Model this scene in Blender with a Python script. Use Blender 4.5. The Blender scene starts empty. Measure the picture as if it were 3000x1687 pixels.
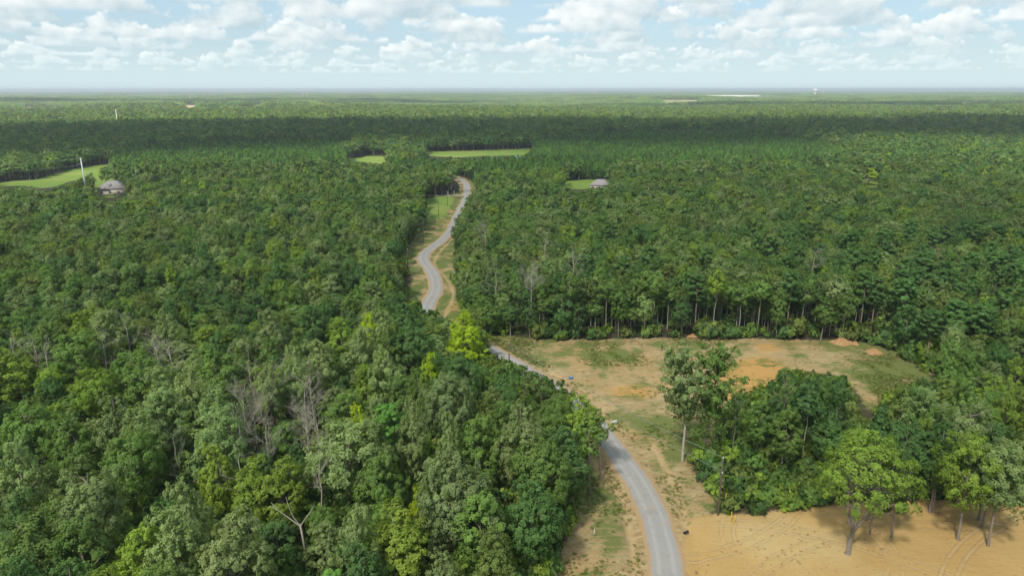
import bpy, math, random
import numpy as np

# ------------------------------------------------------------------ settings
EXPO = 0.65
SUN_E, SUN_ANG = 4.4, 5.0
CL = dict(scale=.62, ranks=[46, 34, 26, 20.5, 16.5, 13.5, 11.2, 9.4, 8.0], sx=1.0, sz=1.35, nscale=.58, seed=2.0, th=.435, rise=.24, soft=.06, alpha=.93, relief=3.8, lift=.75, amb=.25, light=(-.10, .20, 0), fade=.5, fartop=.07,
          skymix=.6, veil=(3.7, 5.2, 6.2), base=(3.5, 4.5, 5.0), top=(8.0, 7.9, 7.7), farmix=.8, horizon=(5.3, 6.5, 6.7))
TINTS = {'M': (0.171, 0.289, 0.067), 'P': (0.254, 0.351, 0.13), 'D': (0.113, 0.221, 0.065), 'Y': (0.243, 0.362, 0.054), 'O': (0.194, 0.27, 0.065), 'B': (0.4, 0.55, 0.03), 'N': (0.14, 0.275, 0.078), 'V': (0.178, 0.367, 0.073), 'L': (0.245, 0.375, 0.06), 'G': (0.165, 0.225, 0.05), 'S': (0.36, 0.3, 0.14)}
N_SINGLE = 280
HAZE, HAZE_COL = 1.2e-4, (.76, .86, .93)
HOUSES = [((-255.5, 444, .12, 15.5, 11.5, 4.6, 4.6, 'house with grey hipped roof and white dormer among trees by the steel pole'), {}),
          ((60.0, 470, -.25, 13.0, 12.0, 3.0, 3.6, 'house showing only its grey roof beside the small bright lawn'), dict(dormer=False)),
          ((262, 512, .1, 14.0, 10.0, 5.2, 3.6, 'house with brown-grey roof behind the yellow trees'), dict(dormer=False)),
          ((-206, 712, .2, 13.0, 9.0, 3.4, 3.4, 'small grey-roofed house at the back of the far pine plantation'), dict(dormer=False))]
CLOUDS = [(20, 40, 700, 400, 2, .74, 'thin cumulus cloud overhead letting soft sunlight onto the clearing', 0.0),
          (-620, 760, 520, 170, 5, .20, 'cumulus cloud shading the dark woods behind the left-hand field', .25),
          (60, 900, 470, 130, 7, .24, 'cumulus cloud shading the dark woods behind the middle field', -.12),
          (900, 1010, 560, 150, 9, .22, 'cumulus cloud shading the woods below the water tower', .20),
          (-1500, 3300, 1500, 260, 11, .30, 'far cumulus cloud shading a belt of woods on the left skyline', .05),
          (1500, 2500, 1300, 170, 13, .30, 'far cumulus cloud shading a belt of woods on the right skyline', -.04)]

# ------------------------------------------------------------------ camera, sky, sun, exposure
scene = bpy.context.scene
cam = bpy.data.cameras.new('camera'); cam.sensor_width = 36.0; cam.lens = 24.324; cam.clip_start = 1.0; cam.clip_end = 90000.0
cam_ob = bpy.data.objects.new('camera', cam); scene.collection.objects.link(cam_ob)
cam_ob.location = (0, 0, 65.0); cam_ob.rotation_euler = (math.radians(90 - 16.007), math.radians(0.05), 0)
scene.camera = cam_ob
SUN_EL, SUN_AZ = math.radians(50), math.radians(208)      # azimuth clockwise from +Y (the view direction): behind and left
sd = (math.sin(SUN_AZ) * math.cos(SUN_EL), math.cos(SUN_AZ) * math.cos(SUN_EL), math.sin(SUN_EL))
world = bpy.data.worlds.new('World'); scene.world = world; world.use_nodes = True
scene.view_settings.view_transform = 'Standard'; scene.view_settings.look = 'None'
scene.view_settings.gamma = 1.0; scene.view_settings.exposure = EXPO
try: scene.view_settings.use_curve_mapping = False
except Exception: pass
cy = scene.cycles
cy.max_bounces = 6; cy.diffuse_bounces = 4; cy.glossy_bounces = 2; cy.transmission_bounces = 4; cy.transparent_max_bounces = 12; cy.volume_bounces = 0
cy.use_denoising = True
cy.sample_clamp_indirect = 4.0

class NT:
    """small helper to write node trees"""
    def __init__(s, tree): s.t = tree; s.n = tree.nodes; s.l = tree.links
    def add(s, typ, **kw):
        nd = s.n.new(typ)
        for k, v in kw.items(): setattr(nd, k, v)
        return nd
    def link(s, a, b): s.l.new(a, b)
    def put(s, sock, v):
        if hasattr(v, 'is_output') or isinstance(v, bpy.types.NodeSocket): s.l.new(v, sock)
        else: sock.default_value = v
    def math(s, op, a, b=0.0, c=None, clamp=False):
        nd = s.add('ShaderNodeMath', operation=op); nd.use_clamp = clamp
        s.put(nd.inputs[0], a); s.put(nd.inputs[1], b)
        if c is not None: s.put(nd.inputs[2], c)
        return nd.outputs[0]
    def vmath(s, op, a, b=(0, 0, 0)):
        nd = s.add('ShaderNodeVectorMath', operation=op); s.put(nd.inputs[0], a); s.put(nd.inputs[1], b); return nd.outputs[0]
    def mix(s, f, a, b, blend='MIX'):
        nd = s.add('ShaderNodeMix', data_type='RGBA', blend_type=blend); nd.clamp_factor = True
        s.put(nd.inputs[0], f); s.put(nd.inputs[6], a); s.put(nd.inputs[7], b); return nd.outputs[2]
    def smooth(s, x, lo, hi):
        nd = s.add('ShaderNodeMapRange', interpolation_type='SMOOTHSTEP'); s.put(nd.inputs[0], x)
        s.put(nd.inputs[1], lo); s.put(nd.inputs[2], hi); nd.inputs[3].default_value = 0; nd.inputs[4].default_value = 1; return nd.outputs[0]
    def noise(s, vec, scale, detail=2.0, rough=0.5, dim='3D', dist=0.0):
        nd = s.add('ShaderNodeTexNoise', noise_dimensions=dim); s.put(nd.inputs['Vector'], vec)
        nd.inputs['Scale'].default_value = scale; nd.inputs['Detail'].default_value = detail; nd.inputs['Roughness'].default_value = rough
        nd.inputs['Distortion'].default_value = dist
        return nd.outputs['Fac']
    def attr(s, name, typ='GEOMETRY'):
        nd = s.add('ShaderNodeAttribute', attribute_type=typ); nd.attribute_name = name; return nd
def C(r, g, b): return (r, g, b, 1.0)

def build_world():
    w = NT(world.node_tree); w.n.clear()
    out = w.add('ShaderNodeOutputWorld'); bg = w.add('ShaderNodeBackground'); bg.inputs[1].default_value = 0.09
    sky = w.add('ShaderNodeTexSky', sky_type='NISHITA'); sky.sun_disc = False; sky.sun_elevation = SUN_EL; sky.sun_rotation = SUN_AZ
    sky.altitude = 60; sky.air_density = 1.0; sky.dust_density = 1.2; sky.ozone_density = 1.6
    d = w.add('ShaderNodeTexCoord').outputs['Generated']
    sep = w.add('ShaderNodeSeparateXYZ'); w.link(d, sep.inputs[0]); x, y, z = sep.outputs
    zc = w.math('MAXIMUM', z, 0.004)
    inv = w.math('DIVIDE', 1.0, w.math('ADD', zc, 0.006))
    flat = w.add('ShaderNodeCombineXYZ'); w.put(flat.inputs[0], w.math('MULTIPLY', x, inv)); w.put(flat.inputs[1], w.math('MULTIPLY', y, inv))
    base = flat.outputs[0]
    col = w.mix(CL['skymix'], sky.outputs[0], C(*CL['veil']))
    # high overhead: the same broken cumulus seen from below
    n0 = w.noise(base, CL['scale'], 5.0, 0.55, '2D')
    col = w.mix(w.math('MULTIPLY', w.smooth(n0, .46, .56), w.smooth(z, .13, .24)), col, C(*[(p + q) / 2 for p, q in zip(CL['base'], CL['top'])]))
    # cumulus standing in ranks toward the horizon: flat grey-blue bases at one height, billowing bright tops
    az = w.math('ARCTAN2', x, y)
    for i, D in enumerate(CL['ranks']):
        P = w.add('ShaderNodeCombineXYZ'); w.put(P.inputs[0], w.math('MULTIPLY_ADD', az, D * CL['sx'], 7.3 * i + CL['seed'])); Z = w.math('MULTIPLY', z, D); w.put(P.inputs[1], w.math('MULTIPLY', Z, CL['sz']))
        n = w.noise(P.outputs[0], CL['nscale'], 6.0, 0.56, '2D'); sh = w.vmath('ADD', P.outputs[0], CL['light']); n2 = w.noise(sh, CL['nscale'], 3.0, 0.5, '2D')
        up = w.math('SUBTRACT', Z, 1.0)
        lo = w.math('MULTIPLY_ADD', up, CL['rise'], CL['th'])
        a = w.math('MULTIPLY', w.smooth(w.math('SUBTRACT', n, lo), 0.0, CL['soft']), w.smooth(Z, .955, 1.05)); a = w.math('MULTIPLY', a, CL['alpha'])
        lit = w.math('ADD', w.math('MULTIPLY', w.math('SUBTRACT', n, n2), CL['relief']), w.math('MULTIPLY_ADD', up, CL['lift'], CL['amb']), clamp=True)
        cc = w.mix(lit, C(*CL['base']), C(*CL['top'])); fade = min(.75, max(0, (30.0 - 30.0 * CL['ranks'][-1] / D) / 30.0) * CL['fade'])
        col = w.mix(a, col, w.mix(fade, cc, C(*CL['horizon'])))
    far = w.smooth(z, CL['fartop'], 0.0)                              # thick air low over the horizon
    col = w.mix(w.math('MULTIPLY', far, CL['farmix']), col, C(*CL['horizon']))
    w.link(col, bg.inputs[0]); w.link(bg.outputs[0], out.inputs[0])
    world.cycles.sampling_method = 'MANUAL'; world.cycles.sample_map_resolution = 512
build_world()

sun = bpy.data.lights.new('sun', 'SUN'); sun.energy = SUN_E; sun.angle = math.radians(SUN_ANG); sun.color = (1.0, 0.94, 0.84)
sun_ob = bpy.data.objects.new('sun', sun); scene.collection.objects.link(sun_ob)
from mathutils import Vector, Matrix
sun_ob.rotation_euler = Vector(sd).to_track_quat('Z', 'Y').to_euler()

# ------------------------------------------------------------------ surveyed layout in metres (x right, y ahead of the camera)
OPEN = {'clearing': [(-6.9, 181.1), (1.3, 177.3), (12.0, 175.4), (38.1, 177.3), (66.0, 176.6), (86.7, 174.8), (96.2, 172.4), (98.7, 164.9), (100.4, 155.8), (100.3, 148.4), (92.2, 147.9), (80.9, 139.3),
              (71.4, 125.4), (76.5, 139.3), (78.5, 150.2), (69.2, 155.0), (64.5, 155.0), (60.0, 147.9), (50.9, 142.5), (42.5, 131.6), (38.7, 118.2), (33.0, 116.6), (29.2, 131.6), (18.7, 127.6),
              (17.4, 137.3), (13.7, 144.6), (1.2, 160.1), (-5.0, 168.3)],
 'corridor': [(-27.5, 194.3), (-29.3, 204.0), (-34.8, 216.8), (-35.3, 239.1), (-45.6, 268.1), (-43.9, 295.3), (-43.4, 326.2), (-43.0, 341.5), (-53.1, 426.6), (-42.5, 439.9), (-33.9, 461.5),
              (-35.1, 497.9), (-44.5, 532.8), (-43.8, 548.1), (-30.3, 513.7), (-24.3, 471.1), (-27.6, 443.4), (-28.2, 396.4), (-30.8, 364.0), (-27.8, 316.8), (-23.0, 276.4), (-20.8, 239.1),
              (-17.4, 210.2), (-13.8, 192.5), (-21.0, 195.0), (-23.4, 195.4)],
 'dirt_lot': [(28.1, 95.0), (32.4, 96.1), (38.9, 96.3), (46.2, 97.2), (56.2, 99.4), (68.2, 99.9), (83.3, 98.5), (94.8, 98.0), (74.6, 73.1), (22.1, 73.1), (24.0, 81.4), (25.0, 88.3)],
 'road_low': [(16.0, 118.2), (20.7, 118.5), (22.4, 107.6), (23.7, 98.5), (24.2, 90.2), (24.0, 81.4), (22.4, 73.1), (17.1, 73.1), (18.2, 81.4), (18.7, 88.3), (18.9, 96.3), (18.0, 105.7)],
 'road_mid': [(-6.5, 168.3), (0.2, 160.6), (5.0, 155.5), (12.8, 144.0), (9.9, 141.4), (3.9, 150.2), (-0.8, 155.5), (-5.9, 160.6)],
 'verge_left': [(14.6, 116.6), (16.3, 117.4), (18.0, 105.7), (18.9, 96.3), (18.7, 88.3), (18.2, 81.4), (17.1, 73.1), (2.6, 73.1), (5.4, 82.1), (8.6, 90.7), (11.1, 99.7), (12.6, 108.2)],
 'verge_right': [(18.7, 127.6), (29.2, 131.6), (33.4, 121.3), (31.7, 109.6), (33.1, 100.8), (32.4, 96.1), (28.1, 95.0), (25.0, 88.3), (24.0, 81.4), (24.2, 90.2), (23.7, 98.5), (22.4, 107.6),
                 (20.7, 118.5)]}
MEADOW = {'centre': [(-93.0, 761.1), (-38.6, 776.3), (24.5, 803.0), (12.2, 718.8), (-23.5, 714.4), (-54.6, 697.3), (-87.4, 714.4)],
 'corridor_lawn': [(-53.1, 426.6), (-42.5, 439.9), (-35.9, 426.6), (-35.6, 376.3), (-37.4, 358.1), (-43.2, 343.6)],
 'left': [(-372.0, 481.1), (-377.0, 511.3), (-356.8, 520.7), (-374.0, 584.4), (-374.5, 622.3), (-360.8, 636.0), (-355.7, 609.2), (-347.2, 572.8), (-325.7, 513.7), (-318.5, 473.0), (-344.5, 489.4)],
 'roof': [(38.6, 511.3), (54.0, 518.3), (74.5, 520.7), (70.4, 503.4), (59.5, 489.4), (49.6, 467.2), (35.6, 469.1)],
 'west': [(-160.4, 673.0), (-149.0, 714.4), (-126.0, 710.1), (-118.7, 661.5), (-118.0, 632.6)],
 'yard': [(-285.1, 473.0), (-268.3, 479.0), (-249.4, 446.9), (-250.2, 433.1), (-253.2, 426.6), (-262.5, 433.1)],
 'yellow': [(254.5, 506.8), (271.0, 513.7), (255.8, 481.1), (244.0, 471.1)]}
PLANT = {'left': [(-344.9, 572.8), (-371.1, 661.5), (-397.4, 732.4), (-352.8, 792.1), (-242.8, 814.1), (-192.9, 837.4), (-164.0, 746.5), (-165.3, 689.0), (-154.4, 650.3), (-134.5, 609.2), (-80.5, 593.5),
          (-50.3, 550.8), (-43.6, 481.1), (-72.9, 513.7), (-131.6, 525.5), (-204.9, 520.7), (-247.6, 497.9), (-299.6, 530.4)],
 'right': [(17.7, 746.5), (34.0, 837.4), (112.9, 945.3), (230.2, 993.0), (341.9, 993.0), (341.2, 792.1), (329.3, 673.0), (248.9, 572.8), (186.4, 532.8), (122.7, 520.7), (76.9, 523.1), (39.3, 520.7),
           (30.3, 471.1), (0.6, 481.1), (-23.3, 461.5), (-28.2, 513.7), (-40.3, 550.8), (-46.7, 593.5), (-29.7, 593.5), (4.3, 636.0)],
 'row': [(-86.7, 701.5), (-54.2, 693.1), (-23.2, 705.8), (17.2, 723.3), (8.4, 673.0), (-40.1, 654.0), (-80.5, 650.3)]}
ROAD = [(20.77, 76.55), (21.54, 81.42), (22.53, 91.21), (22.43, 100.48), (20.89, 108.67), (18.88, 117.94), (16.94, 127.16), (13.52, 136.27), (8.06, 147.07), (0.23, 159.39), (-6.92, 170.37), (-14.66, 181.25),
 (-20.56, 190.63), (-25.81, 197.74), (-26.54, 208.42), (-25.7, 219.02), (-26.38, 230.22), (-28.41, 243.0), (-31.73, 255.05), (-34.68, 264.29), (-36.16, 272.37), (-35.87, 280.93), (-34.18, 290.01),
 (-31.91, 301.8), (-30.26, 314.53), (-29.29, 328.31), (-29.25, 344.2), (-29.1, 363.65), (-28.79, 388.78), (-28.35, 416.1), (-28.73, 436.94), (-29.85, 458.27), (-31.66, 485.23), (-34.24, 504.65),
 (-38.03, 521.51), (-43.88, 537.31), (-50.7, 547.25), (-59.97, 556.38)]
RILLS = [[(14.2, 116.9), (15.7, 112.3), (16.3, 107.6), (17.5, 103.2), (17.7, 98.5), (18.2, 94.2), (17.7, 87.4), (17.2, 81.4), (16.9, 77.4)],
 [(-26.5, 316.8), (-29.1, 295.3), (-30.9, 272.9), (-30.1, 259.6), (-25.2, 244.7), (-20.9, 228.7), (-19.2, 216.8), (-19.7, 204.0), (-20.7, 194.3)],
 [(26.6, 118.2), (27.5, 108.2), (27.7, 99.7), (27.2, 94.2), (26.8, 91.7)], [(19.5, 133.5), (13.1, 147.9), (4.1, 158.8)]]
GREEN = [[(90.7, 161.4), (97.1, 155.0), (99.5, 147.9), (91.6, 146.8), (82.4, 141.4), (80.2, 147.9), (82.3, 156.3)], [(22.6, 131.6), (35.0, 128.0), (32.0, 110.9), (29.8, 112.3), (27.5, 122.9)],
 [(-4.0, 171.8), (13.1, 161.4), (10.8, 156.3), (-1.8, 166.9)], [(38.5, 174.2), (54.5, 174.2), (52.5, 170.6), (38.9, 170.6)], [(12.9, 109.6), (14.9, 108.2), (14.6, 95.3), (11.7, 92.2), (11.2, 99.7)],
 [(83.5, 174.8), (96.2, 172.4), (94.2, 168.3), (81.8, 168.3)], [(94.7, 168.3), (98.9, 164.6), (100.7, 155.5), (100.2, 149.1), (98.7, 156.3), (93.7, 161.4), (91.5, 164.1)],
 [(18.8, 168.3), (32.0, 166.9), (29.6, 158.8), (20.9, 159.6), (17.4, 164.1)], [(-5.8, 179.8), (4.5, 175.7), (6.5, 171.8), (-2.9, 171.8)], [(27.5, 131.2), (33.8, 129.8), (31.6, 123.7), (27.2, 125.4)],
 [(22.3, 129.8), (25.7, 130.7), (28.1, 122.1), (24.4, 122.9)], [(12.0, 174.8), (22.6, 174.2), (22.3, 171.8), (10.7, 171.2)], [(78.0, 149.1), (89.4, 147.9), (83.1, 139.3), (78.0, 141.4)],
 [(31.8, 108.9), (33.1, 100.8), (35.2, 99.1), (42.6, 98.0), (42.1, 96.5), (34.6, 96.9), (32.1, 102.0)]]
ORANGE = [[(49.1, 155.0), (57.3, 162.7), (65.5, 163.3), (68.0, 158.0), (65.0, 149.1), (58.5, 141.4), (47.8, 135.4), (43.8, 139.3)], [(17.1, 142.5), (28.7, 147.9), (34.9, 142.5), (32.5, 139.3), (21.9, 138.7)],
 [(-21.5, 244.7), (-17.5, 228.7), (-16.2, 202.0), (-18.6, 194.3), (-21.3, 198.1), (-19.4, 219.1)], [(63.9, 173.6), (73.8, 171.8), (69.3, 165.5), (60.7, 166.9)]]
MARKED = [(-56.2, 79.3, 19.2, 5.1, 'P'), (-69.8, 86.8, 19.5, 3.3, 'P'), (-56.3, 90.4, 17.6, 4.7, 'M'), (-41.2, 75.7, 19.9, 3.0, 'P'), (-40.3, 70.6, 19.5, 3.6, 'P'), (-43.5, 90.2, 16.8, 2.8, 'Y'),
 (-37.4, 88.7, 15.1, 3.5, 'Y'), (-33.5, 69.4, 18.9, 5.5, 'P'), (-43.9, 70.4, 16.9, 3.4, 'Y'), (-57.8, 71.5, 17.3, 4.5, 'M'), (-51.8, 70.8, 17.8, 3.9, 'M'), (-39.1, 64.5, 16.2, 4.0, 'M'),
 (-44.9, 63.5, 15.9, 3.0, 'Y'), (-55.1, 65.6, 16.5, 3.5, 'D'), (-48.4, 64.2, 17.1, 3.2, 'D'), (-63.1, 77.3, 17.1, 3.1, 'D'), (-34.1, 88.3, 15.0, 4.7, 'Y'), (-25.2, 93.1, 18.4, 6.7, 'P'),
 (-18.8, 87.5, 16.6, 3.7, 'M'), (-6.7, 81.8, 19.8, 5.8, 'P'), (-10.6, 82.0, 19.5, 3.2, 'P'), (-17.4, 80.5, 16.3, 2.3, 'M'), (-12.4, 83.1, 14.1, 2.2, 'B'), (-18.7, 72.5, 18.3, 2.7, 'P'),
 (-14.4, 75.3, 16.2, 4.4, 'Y'), (-18.0, 68.4, 16.3, 3.1, 'D'), (-4.4, 78.4, 16.0, 4.3, 'M'), (-2.4, 71.0, 16.2, 3.2, 'O'), (-102.4, 132.2, 15.4, 6.5, 'Y'), (-64.2, 116.3, 18.4, 4.2, 'P'),
 (-57.2, 114.1, 20.0, 4.2, 'P'), (-48.8, 104.6, 19.7, 4.6, 'P'), (-58.3, 105.4, 18.6, 4.6, 'P'), (-63.5, 101.0, 19.9, 3.8, 'P'), (-45.6, 95.6, 19.1, 5.2, 'P'), (-57.5, 97.2, 19.4, 4.0, 'P'),
 (-79.1, 103.5, 16.4, 5.3, 'M'), (-69.0, 98.5, 17.9, 4.7, 'M'), (-76.4, 118.1, 16.4, 4.7, 'Y'), (-71.6, 123.1, 17.9, 4.5, 'M'), (-59.8, 129.7, 17.8, 6.0, 'M'), (-93.1, 137.2, 16.6, 5.8, 'M'),
 (-103.4, 144.7, 16.7, 4.2, 'M'), (-92.3, 148.9, 18.3, 4.3, 'P'), (-103.9, 156.7, 15.3, 3.0, 'Y'), (-78.0, 147.7, 18.1, 3.8, 'P'), (-10.7, 127.5, 16.6, 5.3, 'D'), (-11.5, 109.7, 19.2, 4.8, 'P'),
 (-33.5, 152.9, 16, 3.2, 'B'), (-28.7, 146.4, 19.4, 3.5, 'P'), (-26.4, 159.9, 16.7, 4.6, 'D'), (-40.2, 152.0, 15.6, 4.2, 'Y'), (-31.0, 133.8, 19.6, 4.1, 'P'), (-26.8, 142.1, 17.0, 3.2, 'M'),
 (-22.1, 143.3, 16.6, 5.1, 'D'), (-23.1, 121.8, 19.0, 4.8, 'P'), (-54.8, 147.5, 19.4, 3.8, 'P'), (-49.0, 160.1, 16.1, 4.1, 'D'), (-41.5, 122.8, 20.0, 3.2, 'P'), (-39.7, 131.0, 18.0, 4.3, 'P'),
 (-27.9, 121.5, 16.5, 3.6, 'Y'), (-16.7, 130.4, 15, 2.2, 'B'), (-44.9, 118.1, 18.0, 3.5, 'P'), (-5.5, 97.3, 17.6, 4.0, 'M'), (-1.6, 105.0, 16.7, 3.6, 'M'), (-4.1, 110.8, 15.7, 3.0, 'O'),
 (-26.2, 106.9, 15, 2.2, 'B'), (-28.7, 109.6, 16.1, 4.4, 'M'), (-22.5, 103.8, 18.4, 2.5, 'P'), (-15.7, 99.1, 19.9, 2.7, 'P'), (-20.4, 116.4, 16.4, 4.3, 'M'), (-16.6, 115.3, 17.5, 3.5, 'M'),
 (-9.7, 95.2, 19.9, 2.2, 'P'), (1.7, 97.3, 19.9, 4.0, 'P'), (4.2, 89.2, 16.7, 4.7, 'M'), (7.8, 95.6, 16.7, 4.0, 'D'), (2.7, 80.3, 17.0, 3.8, 'D'), (0.0, 112.9, 17.6, 2.3, 'D'),
 (51.6, 109.8, 17, 4.1, 'D'), (52.3, 113.1, 17.5, 2.6, 'D'), (59.1, 115.3, 16, 2.3, 'D'), (46.6, 112.1, 14, 3.4, 'D'), (44.6, 113.2, 12.5, 3.5, 'M'), (47.0, 107.6, 13.5, 4.0, 'M'),
 (54.8, 108.0, 13, 3.3, 'D'), (70.1, 114.4, 15.2, 2.9, 'O'), (68.3, 105.2, 19.2, 3.9, 'P'), (79.7, 106.1, 17.8, 3.6, 'M'), (88.9, 117.6, 15.7, 3.5, 'Y'), (87.0, 110.6, 16.8, 3.0, 'Y'),
 (72.6, 98.6, 19.1, 4.7, 'P'), (68.5, 102.7, 16.6, 2.2, 'M'), (65.3, 100.1, 15.6, 2.2, 'Y'), (81.4, 114.9, 16.4, 3.1, 'M'), (67.2, 96.7, 16.2, 3.7, 'D'), (57.2, 90.0, 16.3, 3.2, 'D'),
 (73.2, 94.3, 17.4, 3.9, 'D'), (54.4, 90.9, 18.0, 2.8, 'D')]
DEAD = [(-38.6, 98.6, 15.5, 2), (-33.1, 101.2, 16.0, 2), (-88.5, 149.8, 16.0, 1), (-88.2, 139.5, 15.0, 1), (-76.5, 139.5, 15.0, 2), (-71.9, 135.7, 15.0, 1), (-105.1, 136.3, 15.0, 1),
 (-101.2, 135.9, 15.0, 0), (-96.5, 133.7, 15.0, 1), (-51.6, 127.0, 15.0, 1), (-56.5, 130.3, 14.0, 0), (-48.4, 114.3, 15.0, 2), (-44.3, 107.8, 15.0, 2), (-44.1, 117.9, 17.0, 1),
 (-36.5, 111.9, 17.0, 1), (-35.7, 114.1, 17.5, 1), (-31.8, 101.8, 16.0, 1), (-74.6, 126.5, 14.0, 0), (-50.7, 95.0, 14.0, 0), (-39.6, 88.8, 15.0, 0), (5.3, 187.6, 17.0, 1), (-9.9, 246.9, 19.0, 1),
 (11.4, 227.4, 18.0, 1), (18.6, 204.5, 18.0, 1), (-4.7, 185.7, 17.0, 0), (89.5, 233.2, 18.0, 1), (94.0, 209.2, 18.0, 1), (-44.5, 102.8, 14.0, 2)]
EDGE = [(5.1, 181.9, 18.8, 'dead'), (15.6, 179.4, 18.6, 'M'), (17.4, 183.5, 15.3, 'P'), (25.8, 180.2, 16.8, 'M'), (38.9, 181.9, 17.4, 'M'), (43.7, 184.4, 14.0, 'M'), (49.2, 186.9, 16.1, 'N'),
 (50.8, 181.9, 16.9, 'N'), (55.0, 178.6, 19.4, 'Y'), (61.0, 186.9, 14.4, 'M'), (62.6, 180.2, 14.8, 'M'), (67.3, 179.4, 17.5, 'M'), (74.9, 178.6, 18.8, 'N'), (79.5, 180.2, 15.1, 'M'),
 (86.8, 178.6, 17.7, 'P'), (89.4, 180.2, 17.3, 'P'), (95.0, 178.6, 18.8, 'N'), (96.9, 176.3, 17.8, 'N'), (101.8, 174.0, 17.9, 'N'), (101.1, 170.3, 18.6, 'N'), (109.6, 174.7, 15.5, 'M'),
 (111.4, 171.0, 15.5, 'P'), (107.0, 158.0, 16.8, 'N'), (112.6, 158.0, 16.3, 'N'), (117.3, 158.0, 11.3, 'N'), (8.9, 182.7, 9.9, 'M'), (22.9, 181.0, 9.8, 'M'), (32.5, 180.2, 8.1, 'M')]
POLES = [(32.67, 95.8, 10.02), (-0.73, 151.52, 6.46), (-37.72, 243.0, 9.66), (-39.18, 300.36, 9.04), (-44.64, 294.07, 11.25), (-38.26, 356.61, 9.29), (-37.45, 398.31, 8.51), (-38.36, 438.4, 3.9),
 (-38.1, 547.22, 6.65), (-27.6, 505.61, 8.63)]
SNAG1 = (-28.4, 81.1, -0.05)
SNAG2 = (-27.6, 87.0, -0.05, 15.5)
SST = (101.9, 159.6)
STUMP = (102.6, 152.5)
EXTRA_TREES = [(2.7, 126.5, 14, 2.5, 'M', 'SPARSE', 1), (6.1, 125.9, 13, 2.2, 'M', 'SPARSE', 1), (4.4, 126.6, 12.5, 1.6, 'O', 'SPARSE', 1), (15.3, 106.2, 14.5, 2.9, 'O', 'SPARSE', 1),
 (11.8, 107.7, 16.5, 3.7, 'Y', 'HW', 1), (8.0, 107.0, 15.5, 3.2, 'M', 'HW', 1), (13.0, 101.9, 13.5, 2.6, 'M', 'SPARSE', 1), (-7.4, 151.5, 8.0, 2.6, 'B', 'SPARSE', 1),
 (38.7, 114.9, 9, 1.8, 'O', 'SPARSE', 1), (65.3, 111.5, 11, 2.2, 'D', 'CEDAR', 1), (-20.5, 64.7, 14, 2.6, 'V', 'PINE', 1), (-19.4, 99.9, 17.5, 3.0, 'V', 'PINE', 1),
 (48.2, 112.0, 19.5, 2.3, 'D', 'SPARSE', 1), (40.7, 114.7, 15, 1.9, 'M', 'SPARSE', 1), (250, 487, 13, 6, 'B', 'HW', 1), (238, 485, 12, 2.8, 'B', 'CEDAR', 1)]
TOWN = [(-999, 1421), (-1020, 1506), (-680, 1471), (-1137, 3065), (-602, 2572)]
FIELDS = [[(-869.14, 1222.06), (-849.14, 1222.06), (-988, 1433), (-1010, 1433)], [(-887.1999999999999, 1295.16), (-867.1999999999999, 1295.16), (-1009, 1518), (-1031, 1518)],
 [(-594.8, 1265.06), (-574.8, 1265.06), (-669, 1483), (-691, 1483)], [(-987.8199999999999, 2635.9), (-967.8199999999999, 2635.9), (-1126, 3077), (-1148, 3077)],
 [(-527.72, 2211.92), (-507.72, 2211.92), (-591, 2584), (-613, 2584)], [(-869.5, 1850), (-647.5, 1850), (-990.0, 3000), (-1440.0, 3000)],
 [(-555.75, 1950), (-477.75, 1950), (-672.0, 2800), (-812.0, 2800)], [(-1400.0, 2000), (-1240.0, 2000), (-1798.0, 2900), (-2059.0, 2900)],
 [(500.0, 2500), (650.0, 2500), (1026.0, 3800), (722.0, 3800)], [(1426.0, 2300), (1564.0, 2300), (2277.0, 3300), (1980.0, 3300)]]
SPECIAL_KEEP = [(-11, 152, 4.6), (48.8, 86.2, 4.5), (66.9, 89.5, 2.5), (70.4, 87.9, 2.0), (66.7, 96.5, 2.4), (72.6, 92.6, 2.4), (61.5, 98.5, 2.6), (31.2, 112.2, 2.6), (35, 113.2, 2.6), (2.7, 126.5, 2.0),
 (6.1, 125.9, 1.7600000000000002), (4.4, 126.6, 1.2800000000000002), (15.3, 106.2, 2.32), (11.8, 107.7, 2.9600000000000004), (8.0, 107.0, 2.5600000000000005), (13.0, 101.9, 2.08), (-7.4, 151.5, 2.08),
 (38.7, 114.9, 1.4400000000000002), (65.3, 111.5, 1.7600000000000002), (-20.5, 64.7, 2.08), (-19.4, 99.9, 2.4000000000000004), (48.2, 112.0, 1.8399999999999999), (40.7, 114.7, 1.52),
 (250, 487, 4.800000000000001), (238, 485, 2.2399999999999998)]
TRACKS = [(44, 88.5, 11.5, 0.6, 3.0), (30, 52, 42, 0.5, 1.3), (64, 48, 45, 1.2, 2.5), (20, 118, 33, 4.9, 5.9), (96, 52, 46, 1.7, 2.4)]
ROUGH = [(-368.0, 596.6), (-341.7, 584.4), (-301.4, 525.5), (-266.7, 465.3), (-281.4, 465.3), (-322.6, 520.7)]

# ------------------------------------------------------------------ helpers
COL = scene.collection
def link(o, parent=None):
    COL.objects.link(o)
    if parent is not None: o.parent = parent
    return o
def tag(o, label=None, cat=None, group=None, kind=None):
    if label: o['label'] = label
    if cat: o['category'] = cat
    if group: o['group'] = group
    if kind: o['kind'] = kind
    return o
def empty(name, loc=(0, 0, 0), rz=0.0):
    o = bpy.data.objects.new(name, None); o.location = loc; o.rotation_euler = (0, 0, rz); o.empty_display_size = 0.5
    return link(o)

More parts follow.
